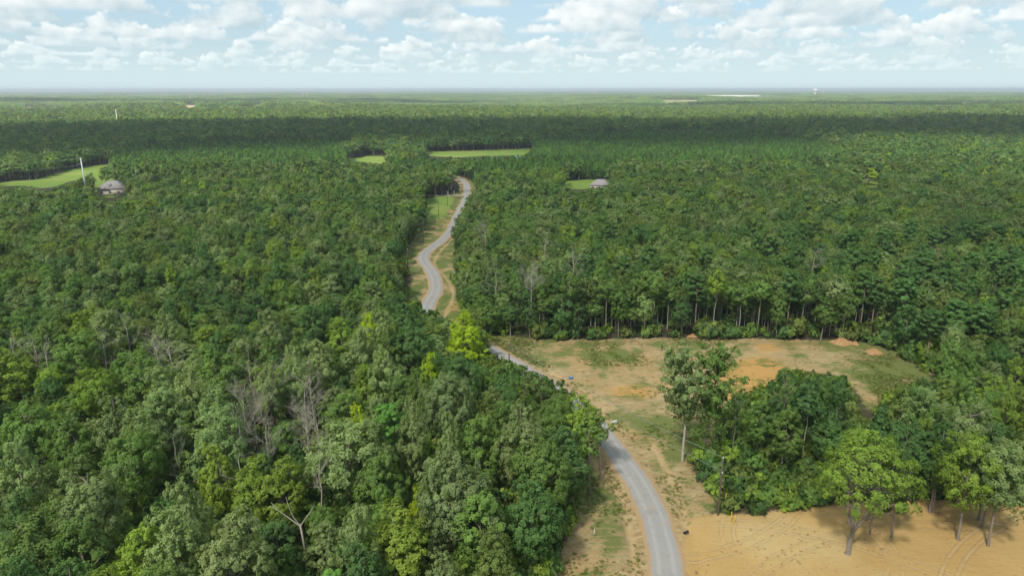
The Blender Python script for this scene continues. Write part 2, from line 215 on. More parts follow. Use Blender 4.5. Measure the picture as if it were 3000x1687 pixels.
class MB:
    """collects vertices and faces (all quads or triangles) into one mesh"""
    def __init__(s): s.v = []; s.f = []; s.m = []; s.n = 0
    def add(s, v, f, m=0):
        v = np.asarray(v, dtype=np.float64).reshape(-1, 3); f = np.asarray(f, dtype=np.int64)
        s.v.append(v); s.f.append(f + s.n); s.m.append(np.full(len(f), m)); s.n += len(v); return s
    def tube(s, pts, rad, sides=6, m=0, cap=True):
        pts = np.asarray(pts, float); rad = np.broadcast_to(np.asarray(rad, float), (len(pts),))
        k = len(pts); tan = np.gradient(pts, axis=0); tan /= np.linalg.norm(tan, axis=1, keepdims=True) + 1e-9
        ref = np.where(np.abs(tan[:, 2:3]) > 0.8, np.array([[1., 0, 0]]), np.array([[0, 0, 1.]]))
        u = np.cross(tan, ref); u /= np.linalg.norm(u, axis=1, keepdims=True) + 1e-9
        w = np.cross(tan, u); a = np.arange(sides) * 2 * math.pi / sides
        ring = pts[:, None, :] + rad[:, None, None] * (np.cos(a)[None, :, None] * u[:, None, :] + np.sin(a)[None, :, None] * w[:, None, :])
        i = np.arange(k - 1)[:, None] * sides; j = np.arange(sides)[None, :]; jn = (j + 1) % sides
        f = np.stack([i + j, i + jn, i + sides + jn, i + sides + j], -1).reshape(-1, 4)
        s.add(ring.reshape(-1, 3), f, m)
        if cap and sides >= 4:
            top = (k - 1) * sides; b = s.n - k * sides
            q = [[top + 0, top + 1, top + 2, top + 3]] if sides == 4 else [[top, top + t, top + t + 1, top + min(t + 2, sides - 1)] for t in range(1, sides - 2, 2)]
            s.f.append(np.array(q) + b); s.m.append(np.full(len(q), m))
        return s
    def box(s, c, d, rz=0.0, m=0):
        x, y, z = [t / 2 for t in d]
        v = np.array([[-x, -y, -z], [x, -y, -z], [x, y, -z], [-x, y, -z], [-x, -y, z], [x, -y, z], [x, y, z], [-x, y, z]])
        co, si = math.cos(rz), math.sin(rz); v = v @ np.array([[co, si, 0], [-si, co, 0], [0, 0, 1]])
        return s.add(v + np.array(c), [[0, 3, 2, 1], [4, 5, 6, 7], [0, 1, 5, 4], [1, 2, 6, 5], [2, 3, 7, 6], [3, 0, 4, 7]], m)
    def cards(s, c, n, size, rng, m=0, aspect=0.62, fold=0.25):
        """leaf sprays: folded rhombic cards at c facing n"""
        k = len(c); n = n / (np.linalg.norm(n, axis=1, keepdims=True) + 1e-9)
        t = np.cross(n, rng.normal(size=(k, 3))); t /= np.linalg.norm(t, axis=1, keepdims=True) + 1e-9; b = np.cross(n, t)
        h = (np.broadcast_to(size, (k,)) * rng.uniform(0.7, 1.35, k))[:, None] * 0.5
        j = rng.uniform(0.75, 1.25, (k, 4, 1))
        v = np.stack([c - t * h * j[:, 0] - n * h * fold, c - b * h * aspect * j[:, 1] + n * h * fold * .5, c + t * h * j[:, 2] - n * h * fold, c + b * h * aspect * j[:, 3] + n * h * fold * .5], 1)
        return s.add(v.reshape(-1, 3), np.arange(4 * k).reshape(k, 4), m)
    def mesh(s, name, mats, smooth=False, shade=None):
        v = np.concatenate(s.v); me = bpy.data.meshes.new(name)
        me.vertices.add(len(v)); me.vertices.foreach_set('co', v.astype(np.float32).ravel())
        lens = np.concatenate([np.full(len(f), f.shape[1]) for f in s.f]); idx = np.concatenate([f.ravel() for f in s.f])
        me.loops.add(len(idx)); me.loops.foreach_set('vertex_index', idx.astype(np.int32))
        st = np.concatenate([[0], np.cumsum(lens)[:-1]])
        me.polygons.add(len(lens)); me.polygons.foreach_set('loop_start', st.astype(np.int32))
        me.polygons.foreach_set('material_index', np.concatenate(s.m).astype(np.int32))
        if smooth: me.polygons.foreach_set('use_smooth', np.ones(len(lens), bool))
        for mt in mats: me.materials.append(mt)
        if shade is not None:
            at = me.attributes.new('shade', 'FLOAT', 'FACE'); at.data.foreach_set('value', shade.astype(np.float32))
        me.update(calc_edges=True); return me
    def build(s, name, mat, parent=None, smooth=False, loc=None):
        o = bpy.data.objects.new(name, s.mesh(name, mat if isinstance(mat, list) else [mat], smooth)); link(o, parent)
        if loc is not None: o.location = loc
        return o

def sines(x, y, seed, f, n=5):
    r = np.random.RandomState(seed); z = 0
    for i in range(n):
        a = r.uniform(0, 6.28); q = f * r.uniform(0.6, 1.7); z = z + np.sin((x * math.cos(a) + y * math.sin(a)) * q + r.uniform(0, 6.28)) / n
    return z * 1.6
def ground_z(x, y):
    x = np.asarray(x, float); y = np.asarray(y, float); r = np.hypot(x, y)
    far = np.clip((r - 750) / 1500, 0, 1); ridge = np.clip((r - 9000) / 8000, 0, 1)
    return far * 7 * sines(x, y, 3, 1 / 420.) + far * 4 * sines(x, y, 4, 1 / 150.) + ridge * (10 + 14 * sines(x, y, 5, 1 / 2600.))

def far_field(x, y): return sines(x, y, 31, 1 / 210., 6)
def in_field(x, y):
    r = np.hypot(x, y); m = (far_field(x, y) > np.where(x < -300, .48, .70)) & (r > 1900)
    for p in FIELDS: m |= inside(p, x, y)
    return m & (sines(x, y, 37, 1 / 22., 5) < .75)
def inside(poly, x, y):
    p = np.asarray(poly); r = np.zeros(np.shape(x), bool); j = len(p) - 1
    for i in range(len(p)):
        xi, yi = p[i]; xj, yj = p[j]
        c = ((yi > y) != (yj > y)) & (x < (xj - xi) * (y - yi) / (yj - yi + 1e-12) + xi); r ^= c; j = i
    return r
# one-metre survey of the near land
X0, X1, Y0, Y1 = -580, 580, 50, 1010
GX, GY = np.meshgrid(np.arange(X0, X1) + .5, np.arange(Y0, Y1) + .5)
def raster(polys):
    m = np.zeros(GX.shape, bool)
    for p in polys: m |= inside(p, GX, GY)
    return m
def blur(m, r, times=2):
    a = m.astype(np.float32)
    for _ in range(times):
        for ax in (0, 1):
            c = np.cumsum(np.concatenate([np.repeat(np.take(a, [0], ax), r + 1, ax), a, np.repeat(np.take(a, [-1], ax), r, ax)], ax), ax)
            k = 2 * r + 1; n = a.shape[ax]
            a = (np.take(c, np.arange(k, k + n), ax) - np.take(c, np.arange(0, n), ax)) / k
    return a
def sample(a, x, y, default=0.0):
    fx = np.asarray(x, float) - X0 - .5; fy = np.asarray(y, float) - Y0 - .5
    ix = np.floor(fx).astype(int); iy = np.floor(fy).astype(int); tx = fx - ix; ty = fy - iy
    ok = (ix >= 0) & (iy >= 0) & (ix < a.shape[1] - 1) & (iy < a.shape[0] - 1)
    ix = np.clip(ix, 0, a.shape[1] - 2); iy = np.clip(iy, 0, a.shape[0] - 2)
    v = a[iy, ix] * (1 - tx) * (1 - ty) + a[iy, ix + 1] * tx * (1 - ty) + a[iy + 1, ix] * (1 - tx) * ty + a[iy + 1, ix + 1] * tx * ty
    return np.where(ok, v, default)
def catmull(pts, step):
    p = np.asarray(pts, float); p = np.vstack([2 * p[0] - p[1], p, 2 * p[-1] - p[-2]]); out = []
    for i in range(1, len(p) - 2):
        n = max(2, int(np.linalg.norm(p[i + 1] - p[i]) / step))
        for t in np.arange(n) / n:
            out.append(0.5 * (2 * p[i] + (p[i + 1] - p[i - 1]) * t + (2 * p[i - 1] - 5 * p[i] + 4 * p[i + 1] - p[i + 2]) * t * t + (3 * p[i] - p[i - 1] - 3 * p[i + 1] + p[i + 2]) * t ** 3))
    out.append(p[-2]); return np.array(out)
ROADP = catmull(ROAD, 1.2)
for _ in range(12): ROADP[1:-1] = ROADP[1:-1] * .5 + (ROADP[:-2] + ROADP[2:]) * .25
def path_dist(path, x, y, reach=8.0):
    """distance to a polyline, only near it"""
    d = np.full(np.shape(x), 99.0)
    for i in range(0, len(path), 6):
        seg = path[i:i + 7]; 
        b = (x > seg[:, 0].min() - reach) & (x < seg[:, 0].max() + reach) & (y > seg[:, 1].min() - reach) & (y < seg[:, 1].max() + reach)
        if not b.any(): continue
        px, py = x[b], y[b]; dd = d[b]
        for a, c in zip(seg[:-1], seg[1:]):
            v = c - a; L = v @ v + 1e-9; t = np.clip(((px - a[0]) * v[0] + (py - a[1]) * v[1]) / L, 0, 1)
            dd = np.minimum(dd, np.hypot(px - a[0] - t * v[0], py - a[1] - t * v[1]))
        d[b] = dd
    return d
open_m = raster([p for p in OPEN.values()]) | raster(MEADOW.values())
mead_m = raster(MEADOW.values())
road_d = path_dist(ROADP, GX, GY, 14.0)
plant_m = raster(PLANT.values())
open_b = blur(raster([OPEN[k] for k in ('road_low', 'verge_left', 'verge_right', 'clearing', 'road_mid')]) | (road_d < 5), 2)
cor_b = blur(raster([OPEN['corridor']]), 2); lot_b = blur(raster([OPEN['dirt_lot']]), 1); mead_b = blur(mead_m | raster([ROUGH]), 2)
green_b = blur(raster(GREEN), 3); orange_b = blur(raster(ORANGE), 3)

# ------------------------------------------------------------------ materials
def new_mat(name):
    m = bpy.data.materials.new(name); m.use_nodes = True; t = NT(m.node_tree); t.n.clear()
    out = t.add('ShaderNodeOutputMaterial'); return m, t, out
def pos(t): return t.add('ShaderNodeNewGeometry').outputs['Position']
def plain(name, col, rough=0.7, metal=0.0, vary=0.25, scale=3.0, bump=0.0):
    m, t, out = new_mat(name); b = t.add('ShaderNodeBsdfPrincipled'); p = t.add('ShaderNodeTexCoord').outputs['Object']
    n = t.noise(p, scale, 4.0, 0.6); dark = [c * (1 - vary) for c in col]; lite = [min(1, c * (1 + vary)) for c in col]
    t.link(t.mix(n, C(*dark), C(*lite)), b.inputs['Base Color']); b.inputs['Roughness'].default_value = rough; b.inputs['Metallic'].default_value = metal
    if bump:
        bp = t.add('ShaderNodeBump'); bp.inputs['Distance'].default_value = bump; bp.inputs['Strength'].default_value = 0.8
        t.link(t.noise(p, scale * 3, 4.0, 0.6), bp.inputs['Height']); t.link(bp.outputs[0], b.inputs['Normal'])
    t.link(b.outputs[0], out.inputs[0]); return m
def leaf_mat(name, fixed=None, trans=0.45, amp=0.7):
    m, t, out = new_mat(name)
    tint = t.attr('tint', 'INSTANCER').outputs['Color'] if fixed is None else C(*fixed)
    sh = t.attr('shade').outputs['Fac']
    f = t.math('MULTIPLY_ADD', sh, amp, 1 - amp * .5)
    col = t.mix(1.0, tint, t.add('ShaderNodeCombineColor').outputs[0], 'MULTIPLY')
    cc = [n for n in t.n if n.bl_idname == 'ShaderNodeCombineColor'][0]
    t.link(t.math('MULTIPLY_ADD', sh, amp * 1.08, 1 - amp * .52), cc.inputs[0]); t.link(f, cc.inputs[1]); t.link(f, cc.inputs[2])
    b = t.add('ShaderNodeBsdfPrincipled'); t.link(col, b.inputs['Base Color']); b.inputs['Roughness'].default_value = 0.55
    b.inputs['Specular IOR Level'].default_value = 0.14
    tr = t.add('ShaderNodeBsdfTranslucent'); t.link(t.mix(1.0, col, C(1.15, 1.1, 0.6), 'MULTIPLY'), tr.inputs[0])
    mx = t.add('ShaderNodeMixShader'); mx.inputs[0].default_value = trans; t.link(b.outputs[0], mx.inputs[1]); t.link(tr.outputs[0], mx.inputs[2])
    t.link(mx.outputs[0], out.inputs[0]); return m
LEAF = leaf_mat('leaves')
BARK = plain('grey_bark', (0.20, 0.17, 0.135), 0.9, 0, 0.4, 2.0)
PALEBARK = plain('pale_bark', (0.36, 0.33, 0.28), 0.9, 0, 0.45, 1.2)
PINEBARK = plain('pine_bark', (0.24, 0.18, 0.14), 0.9, 0, 0.35, 1.5)
DEADWOOD = plain('dead_wood', (0.34, 0.30, 0.255), 0.9, 0, 0.3, 0.8)
WOODPOLE = plain('pole_wood', (0.09, 0.065, 0.05), 0.85, 0, 0.4, 1.0)
STEEL = plain('galvanised_steel', (0.52, 0.55, 0.56), 0.45, 0.35, 0.1, 0.3)
WIRE = plain('wire', (0.30, 0.32, 0.30), 0.5, 0.6, 0.1)
WHITE = plain('white_paint', (0.64, 0.63, 0.60), 0.6, 0, 0.06, 0.5)
CREAM = plain('cream_siding', (0.55, 0.49, 0.40), 0.8, 0, 0.1, 0.6)
SHINGLE = plain('grey_shingles', (0.26, 0.24, 0.235), 0.9, 0, 0.3, 2.5)
BLUEROOF = plain('blue_metal_roof', (0.16, 0.24, 0.33), 0.5, 0.2, 0.1, 0.4)
GLASS = plain('dark_glass', (0.03, 0.04, 0.05), 0.1, 0, 0.2)
DARKIRON = plain('dark_iron', (0.04, 0.037, 0.035), 0.5, 0.5, 0.2)
BROWN = plain('brown_timber', (0.16, 0.095, 0.06), 0.85, 0, 0.3, 2.0)
YELLOW = plain('yellow_plastic', (0.62, 0.36, 0.03), 0.5, 0, 0.1)
BLUEP = plain('blue_plastic', (0.05, 0.18, 0.42), 0.4, 0, 0.1)
BLACKP = plain('black_plastic', (0.015, 0.015, 0.018), 0.4, 0, 0.1)
CONCRETE = plain('pale_concrete', (0.40, 0.37, 0.32), 0.9, 0, 0.15, 1.0)
SOIL = plain('heaped_soil', (0.36, 0.21, 0.09), 0.95, 0, 0.28, 0.9, 0.12)

def earth_material():
    m, t, out = new_mat('earth'); P = pos(t)
    big = t.noise(P, 0.035, 3.0, 0.55); mid = t.noise(P, 0.16, 4.0, 0.6); fine = t.noise(P, 0.9, 5.0, 0.65); grit = t.noise(P, 3.5, 3.0, 0.6)
    A = {k: t.attr(k).outputs['Fac'] for k in ('a_open', 'a_lot', 'a_cor', 'a_mead', 'a_green', 'a_orange', 'a_rill', 'a_track', 'a_far', 'a_bare', 'a_field')}
    floor = t.mix(fine, C(0.030, 0.030, 0.016), C(0.085, 0.065, 0.040)); floor = t.mix(t.smooth(mid, .45, .6), floor, C(0.030, 0.050, 0.018))
    # dry mown straw over pale soil
    mp = t.add('ShaderNodeMapping'); mp.inputs['Rotation'].default_value = (0, 0, 0.35); mp.inputs['Scale'].default_value = (0.35, 1.6, 1); t.link(P, mp.inputs[0])
    streak = t.noise(mp.outputs[0], 0.8, 5.0, 0.65, dist=0.6)
    straw = t.mix(t.smooth(streak, .3, .7), C(0.249, 0.176, 0.082), C(0.404, 0.323, 0.176))
    straw = t.mix(t.math('MULTIPLY', t.smooth(big, .44, .66), .5), straw, C(0.358, 0.230, 0.090))
    straw = t.mix(t.math('MULTIPLY', t.smooth(grit, .52, .72), .45), straw, C(0.163, 0.120, 0.055))
    orange = t.mix(fine, C(0.361, 0.202, 0.060), C(0.447, 0.271, 0.099)); orange = t.mix(t.math('MULTIPLY', t.smooth(streak, .5, .75), .5), orange, C(0.407, 0.312, 0.149))
    grass = t.mix(fine, C(0.056, 0.103, 0.019), C(0.129, 0.168, 0.043)); grass = t.mix(t.math('MULTIPLY', t.smooth(grit, .5, .7), .5), grass, C(0.172, 0.163, 0.060))
    lawn = t.mix(fine, C(0.099, 0.189, 0.026), C(0.172, 0.254, 0.043)); lawn = t.mix(t.math('MULTIPLY', t.smooth(big, .45, .62), .7), lawn, C(0.206, 0.245, 0.060)); lawn = t.mix(t.math('MULTIPLY', t.smooth(streak, .48, .66), .35), lawn, C(0.232, 0.232, 0.086))
    lot = t.mix(mid, C(0.364, 0.234, 0.082), C(0.440, 0.304, 0.126)); lot = t.mix(t.math('MULTIPLY', t.smooth(fine, .5, .75), .35), lot, C(0.306, 0.194, 0.079))
    lot = t.mix(t.math('MULTIPLY', t.smooth(big, .50, .68), .55), lot, C(0.462, 0.369, 0.183)); lot = t.mix(t.math('MULTIPLY', t.smooth(streak, .55, .72), .40), lot, C(0.295, 0.189, 0.078)); lot = t.mix(t.math('MULTIPLY', t.smooth(grit, .60, .72), .35), lot, C(0.235, 0.164, 0.082))
    col = floor
    e = t.math('ADD', t.math('MULTIPLY', t.math('SUBTRACT', fine, .5), .8), A['a_open']); col = t.mix(t.smooth(e, .35, .6), col, straw)
    e = t.math('ADD', t.math('MULTIPLY', t.math('SUBTRACT', fine, .5), .8), A['a_cor']); cor = t.mix(t.math('MULTIPLY', t.smooth(mid, .35, .54), .85), straw, grass); col = t.mix(t.smooth(e, .35, .6), col, cor)
    e = t.math('ADD', t.math('MULTIPLY', t.math('SUBTRACT', fine, .5), .9), A['a_orange']); col = t.mix(t.smooth(e, .4, .7), col, orange)
    anyopen = t.math('MAXIMUM', A['a_open'], A['a_cor'])
    gm = t.math('ADD', t.math('MULTIPLY', A['a_green'], .34), t.math('ADD', t.math('MULTIPLY', t.math('SUBTRACT', mid, .5), 1.0), t.math('MULTIPLY', t.math('SUBTRACT', streak, .5), .8)))
    gm = t.math('SUBTRACT', gm, t.math('MULTIPLY', A['a_bare'], .5))
    gm = t.math('MULTIPLY', t.smooth(gm, .0, .17), t.smooth(anyopen, .2, .6)); col = t.mix(t.math('MULTIPLY', gm, .85), col, grass)
    e = t.math('ADD', t.math('MULTIPLY', t.math('SUBTRACT', fine, .5), .5), A['a_mead']); col = t.mix(t.smooth(e, .35, .6), col, lawn)
    e = t.math('ADD', t.math('MULTIPLY', t.math('SUBTRACT', fine, .5), .7), A['a_lot']); col = t.mix(t.smooth(e, .35, .65), col, lot)
    col = t.mix(t.math('MULTIPLY', A['a_track'], t.math('MULTIPLY_ADD', fine, .8, -.02)), col, C(0.30, 0.20, 0.10))
    worn = t.noise(P, .22, 3.0, .6); sepx = t.add('ShaderNodeSeparateXYZ'); t.link(P, sepx.inputs[0]); flat = t.add('ShaderNodeCombineXYZ'); t.link(sepx.outputs[0], flat.inputs[0]); t.link(sepx.outputs[1], flat.inputs[1])
    for q, (tx_, ty_, R_, a0_, a1_) in enumerate(TRACKS):
        ln = t.add('ShaderNodeVectorMath', operation='DISTANCE'); t.link(flat.outputs[0], ln.inputs[0]); ln.inputs[1].default_value = (tx_, ty_, 0)
        dd = t.math('ABSOLUTE', t.math('SUBTRACT', t.math('ABSOLUTE', t.math('SUBTRACT', ln.outputs['Value'], R_)), .9))
        fade = t.smooth(t.math('ADD', worn, .07 * math.sin(q * 2.1)), .40, .58); band = t.math('MULTIPLY', t.math('MULTIPLY', t.smooth(dd, .24, .12), fade), t.smooth(A['a_lot'], .6, .9)); rim = t.math('MULTIPLY', t.math('MULTIPLY', t.smooth(t.math('ABSOLUTE', t.math('SUBTRACT', dd, .30)), .14, .03), fade), t.smooth(A['a_lot'], .6, .9))
        col = t.mix(t.math('MULTIPLY', band, .36), col, C(0.447, 0.344, 0.198)); col = t.mix(t.math('MULTIPLY', rim, .28), col, C(0.215, 0.138, 0.069))
    col = t.mix(t.math('MULTIPLY', A['a_rill'], .75), col, C(0.430, 0.310, 0.163))
    # closed canopy seen from kilometres away, with fields between
    f1 = t.noise(P, 0.0011, 4.0, 0.6); f2 = t.noise(P, 0.02, 5.0, 0.7)
    can = t.mix(f2, C(0.030, 0.055, 0.018), C(0.075, 0.100, 0.032)); col = t.mix(A['a_far'], col, can)
    fld = t.mix(t.smooth(f1, .42, .58), C(0.20, 0.23, 0.07), C(0.42, 0.34, 0.18)); col = t.mix(t.smooth(A['a_field'], .35, .65), col, fld)
    b = t.add('ShaderNodeBsdfPrincipled'); t.link(col, b.inputs['Base Color']); b.inputs['Roughness'].default_value = 0.95; b.inputs['Specular IOR Level'].default_value = 0.1
    bp = t.add('ShaderNodeBump'); bp.inputs['Distance'].default_value = 0.25; bp.inputs['Strength'].default_value = 0.7
    t.link(t.math('ADD', t.math('MULTIPLY', streak, .6), t.math('ADD', t.math('MULTIPLY', fine, .6), t.math('MULTIPLY', grit, .2))), bp.inputs['Height']); t.link(bp.outputs[0], b.inputs['Normal'])
    t.link(b.outputs[0], out.inputs[0]); return m
EARTH = earth_material()

def road_material():
    m, t, out = new_mat('gravel'); P = pos(t); u = t.attr('across').outputs['Fac']
    fine = t.noise(P, 1.6, 5.0, 0.7); grit = t.noise(P, 9.0, 2.0, 0.5); mid = t.noise(P, 0.12, 3.0, 0.5)
    a = t.math('ABSOLUTE', u)
    g0 = t.mix(grit, C(0.232, 0.228, 0.215), C(0.344, 0.335, 0.323)); g0 = t.mix(t.math('MULTIPLY', t.smooth(mid, .4, .7), .4), g0, C(0.310, 0.284, 0.241))
    wheel = t.smooth(t.math('ABSOLUTE', t.math('SUBTRACT', a, .42)), .22, .02); g0 = t.mix(t.math('MULTIPLY', wheel, .5), g0, C(0.370, 0.370, 0.361))
    e = t.math('ADD', a, t.math('MULTIPLY', t.math('SUBTRACT', fine, .5), .75))
    g0 = t.mix(t.math('MULTIPLY', t.smooth(t.noise(P, .45, 4.0, .65), .52, .68), .45), g0, C(0.215, 0.202, 0.176)); g0 = t.mix(t.math('MULTIPLY', t.smooth(t.noise(P, .28, 4.0, .6, dist=.5), .58, .70), .5), g0, C(0.344, 0.275, 0.181))
    col = t.mix(t.smooth(e, .76, 1.0), g0, t.mix(fine, C(0.327, 0.206, 0.095), C(0.396, 0.284, 0.155)))
    b = t.add('ShaderNodeBsdfPrincipled'); t.link(col, b.inputs['Base Color']); b.inputs['Roughness'].default_value = 0.9; b.inputs['Specular IOR Level'].default_value = 0.15
    bp = t.add('ShaderNodeBump'); bp.inputs['Distance'].default_value = 0.05; t.link(grit, bp.inputs['Height']); t.link(bp.outputs[0], b.inputs['Normal'])
    t.link(b.outputs[0], out.inputs[0]); return m
GRAVEL = road_material()

# ------------------------------------------------------------------ ground
def axis(lo, fine_lo, fine_hi, hi, step, grow):
    mid = list(np.arange(fine_lo, fine_hi + 1e-6, step)); up = [mid[-1]]; s = step
    while up[-1] < hi: s = min(s * grow, 2500); up.append(up[-1] + s)
    dn = [mid[0]]; s = step
    while dn[-1] > lo: s = min(s * grow, 2500); dn.append(dn[-1] - s)
    return np.array(dn[:0:-1] + mid + up[1:])
gx = axis(-36000, -30, 112, 36000, 0.62, 1.022); ygrow = axis(-3000, 78, 190, 36000, 0.62, 1.0145)
VX, VY = np.meshgrid(gx, ygrow); NXg, NYg = len(gx), len(ygrow)
def ground_detail():
    x, y = VX.ravel(), VY.ravel(); z = ground_z(x, y); A = {}
    near = (y > 60) & (y < 700) & (np.abs(x) < 200)
    rd = np.full(x.shape, 99.0); rd[near] = path_dist(ROADP, x[near], y[near], 9.0)
    rl = np.full(x.shape, 99.0)
    for r in RILLS:
        p = catmull(r, 1.5); rng = np.random.RandomState(len(p)); p[1:-1] += rng.normal(scale=.22, size=p[1:-1].shape)
        rl[near] = np.minimum(rl[near], path_dist(p, x[near], y[near], 3.0))
    tr = np.full(x.shape, 99.0)
    for (cx, cyy, R, a0, a1) in TRACKS:
        a = np.linspace(a0, a1, 40)
        for off in (-.9, .9):
            p = np.stack([cx + (R + off) * np.cos(a), cyy + (R + off) * np.sin(a)], 1); tr[near] = np.minimum(tr[near], path_dist(p, x[near], y[near], 2.0))
    A['a_open'] = sample(open_b, x, y); A['a_lot'] = sample(lot_b, x, y); A['a_cor'] = sample(cor_b, x, y); A['a_mead'] = sample(mead_b, x, y)
    A['a_green'] = sample(green_b, x, y); A['a_orange'] = sample(orange_b, x, y)
    A['a_rill'] = np.clip(1.3 - rl / .6, 0, 1); A['a_track'] = np.clip(1 - tr / .34, 0, 1) * (A['a_lot'] > .3)
    A['a_far'] = np.clip((np.hypot(x, y) - 2500) / 5000, 0, 1); A['a_bare'] = np.clip(1 - (rd - 2) / 2.5, 0, 1); A['a_field'] = in_field(x, y).astype(float)
    rough = np.maximum(A['a_open'], A['a_cor'])
    z = z + rough * .18 * sines(x, y, 8, 1 / 3.5) + rough * .08 * sines(x, y, 9, 1 / 1.1, 7) + A['a_lot'] * .06 * sines(x, y, 10, 1 / 2.2, 7)
    z -= A['a_rill'] * .35 + A['a_track'] * .10
    ditch = np.exp(-((rd - 4.6) / 1.2) ** 2); z -= .35 * ditch * (rd < 9)
    z = np.where(rd < 3.2, np.minimum(z, -.06), z)
    return x, y, z, A
gxv, gyv, gzv, GA = ground_detail()
qi = np.arange(NYg - 1)[:, None] * NXg + np.arange(NXg - 1)[None, :]
quads = np.stack([qi, qi + 1, qi + NXg + 1, qi + NXg], -1).reshape(-1, 4)
cxq = (VX[:-1, :-1] + VX[1:, 1:]).ravel() / 2; cyq = (VY[:-1, :-1] + VY[1:, 1:]).ravel() / 2
region = np.zeros(len(quads), int); names = ['ground']
def claim(name, polys, grow=None):
    names.append(name); m = np.zeros(len(quads), bool)
    for p in polys: m |= inside(p, cxq, cyq)
    region[m & (region == 0)] = len(names) - 1
claim('dirt_lot', [OPEN['dirt_lot']]); 
for k in MEADOW: claim('meadow', [MEADOW[k]])
claim('dirt_clearing', [OPEN['clearing']]); claim('road_verge', [OPEN['verge_left']]); claim('road_verge', [OPEN['verge_right']]); claim('road_verge', [OPEN['corridor']])
for i, nm in enumerate(names):
    q = quads[region == i]
    if not len(q): continue
    used, inv = np.unique(q, return_inverse=True); mb = MB(); mb.add(np.stack([gxv[used], gyv[used], gzv[used]], 1), inv.reshape(-1, 4))
    me = mb.mesh(nm, [EARTH], True)
    for k, a in GA.items():
        at = me.attributes.new(k, 'FLOAT', 'POINT'); at.data.foreach_set('value', a[used].astype(np.float32))
    tag(link(bpy.data.objects.new(nm, me)), kind='structure')
# gravel road: crowned ribbon with shoulders
def ribbon(name, path, half, mat, lift, crown=.10):
    tan = np.gradient(path, axis=0); tan /= np.linalg.norm(tan, axis=1, keepdims=True); nrm = np.stack([-tan[:, 1], tan[:, 0]], 1)
    us = np.array([-1.18, -1, -.75, -.42, 0, .42, .75, 1, 1.18]); V = []; U = []
    for i in range(len(path)):
        for u in us:
            p = path[i] + nrm[i] * u * half * (1 + .05 * math.sin(i * .31 + (2 if u > 0 else 0)) + .04 * math.sin(i * .83 + (5 if u > 0 else 1))); V.append((p[0], p[1], lift + crown * (1 - min(1, abs(u)) ** 2) - (.12 if abs(u) > 1 else 0))); U.append(u)
    k = len(us); f = [[i * k + j, (i + 1) * k + j, (i + 1) * k + j + 1, i * k + j + 1] for i in range(len(path) - 1) for j in range(k - 1)]
    mb = MB().add(V, f); me = mb.mesh(name, [mat], True); at = me.attributes.new('across', 'FLOAT', 'POINT'); at.data.foreach_set('value', np.array(U, np.float32))
    return tag(link(bpy.data.objects.new(name, me)), kind='structure')
ribbon('gravel_road', ROADP, 2.45, GRAVEL, 0.02)
ribbon('driveway', catmull([(-70, 439), (-58, 440.5), (-46, 440.2), (-36, 440.4), (-30.5, 442)], 2.0), 1.3, CONCRETE, 0.03, .04)
ribbon('driveway', catmull([(-86, 619), (-70, 623.7), (-52, 632), (-37.6, 640), (-15, 655), (3, 664)], 3.0), 2.4, CONCRETE, 0.05, .04)

# ------------------------------------------------------------------ trees: meshes
def unit(v): return v / (np.linalg.norm(v, axis=-1, keepdims=True) + 1e-9)
def clump_leaves(mb, centres, radii, rng, nsub, ncard, size, jitter=.5, flat=.9, up=.2, subr=.40):
    """leaf sprays on small tufts that cover every clump; returns per-card shade"""
    C_, N_, S_ = [], [], []; mid = np.mean(np.asarray(centres), 0) - np.array([0, 0, .5])
    for c, r in zip(centres, radii):
        outw = unit(np.asarray(c) - mid)
        d = unit(rng.normal(size=(nsub, 3)) + np.array([0, 0, .25])); tuft = c + d * r * rng.uniform(.6, .9, (nsub, 1)) * np.array([1, 1, flat])
        tr = r * subr * rng.uniform(.7, 1.25, nsub); ts = rng.uniform(0, 1, nsub) * .55
        e = unit(rng.normal(size=(nsub, ncard, 3)) + np.array([0, 0, .35]) + d[:, None, :] * .5)
        p = tuft[:, None, :] + e * tr[:, None, None] * rng.uniform(.45, 1.0, (nsub, ncard, 1))
        n = e * .5 + d[:, None, :] * .7 + outw * 1.0 + np.array([0, 0, up]) + rng.normal(size=e.shape) * jitter * .6
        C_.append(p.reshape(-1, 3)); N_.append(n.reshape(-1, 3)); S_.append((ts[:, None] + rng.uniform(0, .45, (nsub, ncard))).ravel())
    C_ = np.concatenate(C_); N_ = np.concatenate(N_); mb.cards(C_, N_, size, rng); return np.concatenate(S_)
def limb(mb, a, b, r0, r1, rng, bend=.12, sides=5, segs=4):
    a = np.asarray(a, float); b = np.asarray(b, float); L = np.linalg.norm(b - a); t = np.linspace(0, 1, segs + 1)[:, None]
    off = rng.normal(size=3) * bend * L; pts = a + (b - a) * t + off * (t * (1 - t)) * 2 + np.array([0, 0, -.10 * L]) * (t * (1 - t)); mb.tube(pts, np.linspace(r0, r1, segs + 1), sides); return pts
def trunk_path(H, rng, lean=.03, wob=.012, segs=7):
    t = np.linspace(0, 1, segs + 1); l = rng.normal(size=2) * lean * H
    return np.stack([l[0] * t + rng.normal(size=segs + 1) * wob * H * t, l[1] * t + rng.normal(size=segs + 1) * wob * H * t, H * t], 1)
def at_height(path, z):
    return np.array([np.interp(z, path[:, 2], path[:, i]) for i in range(3)])

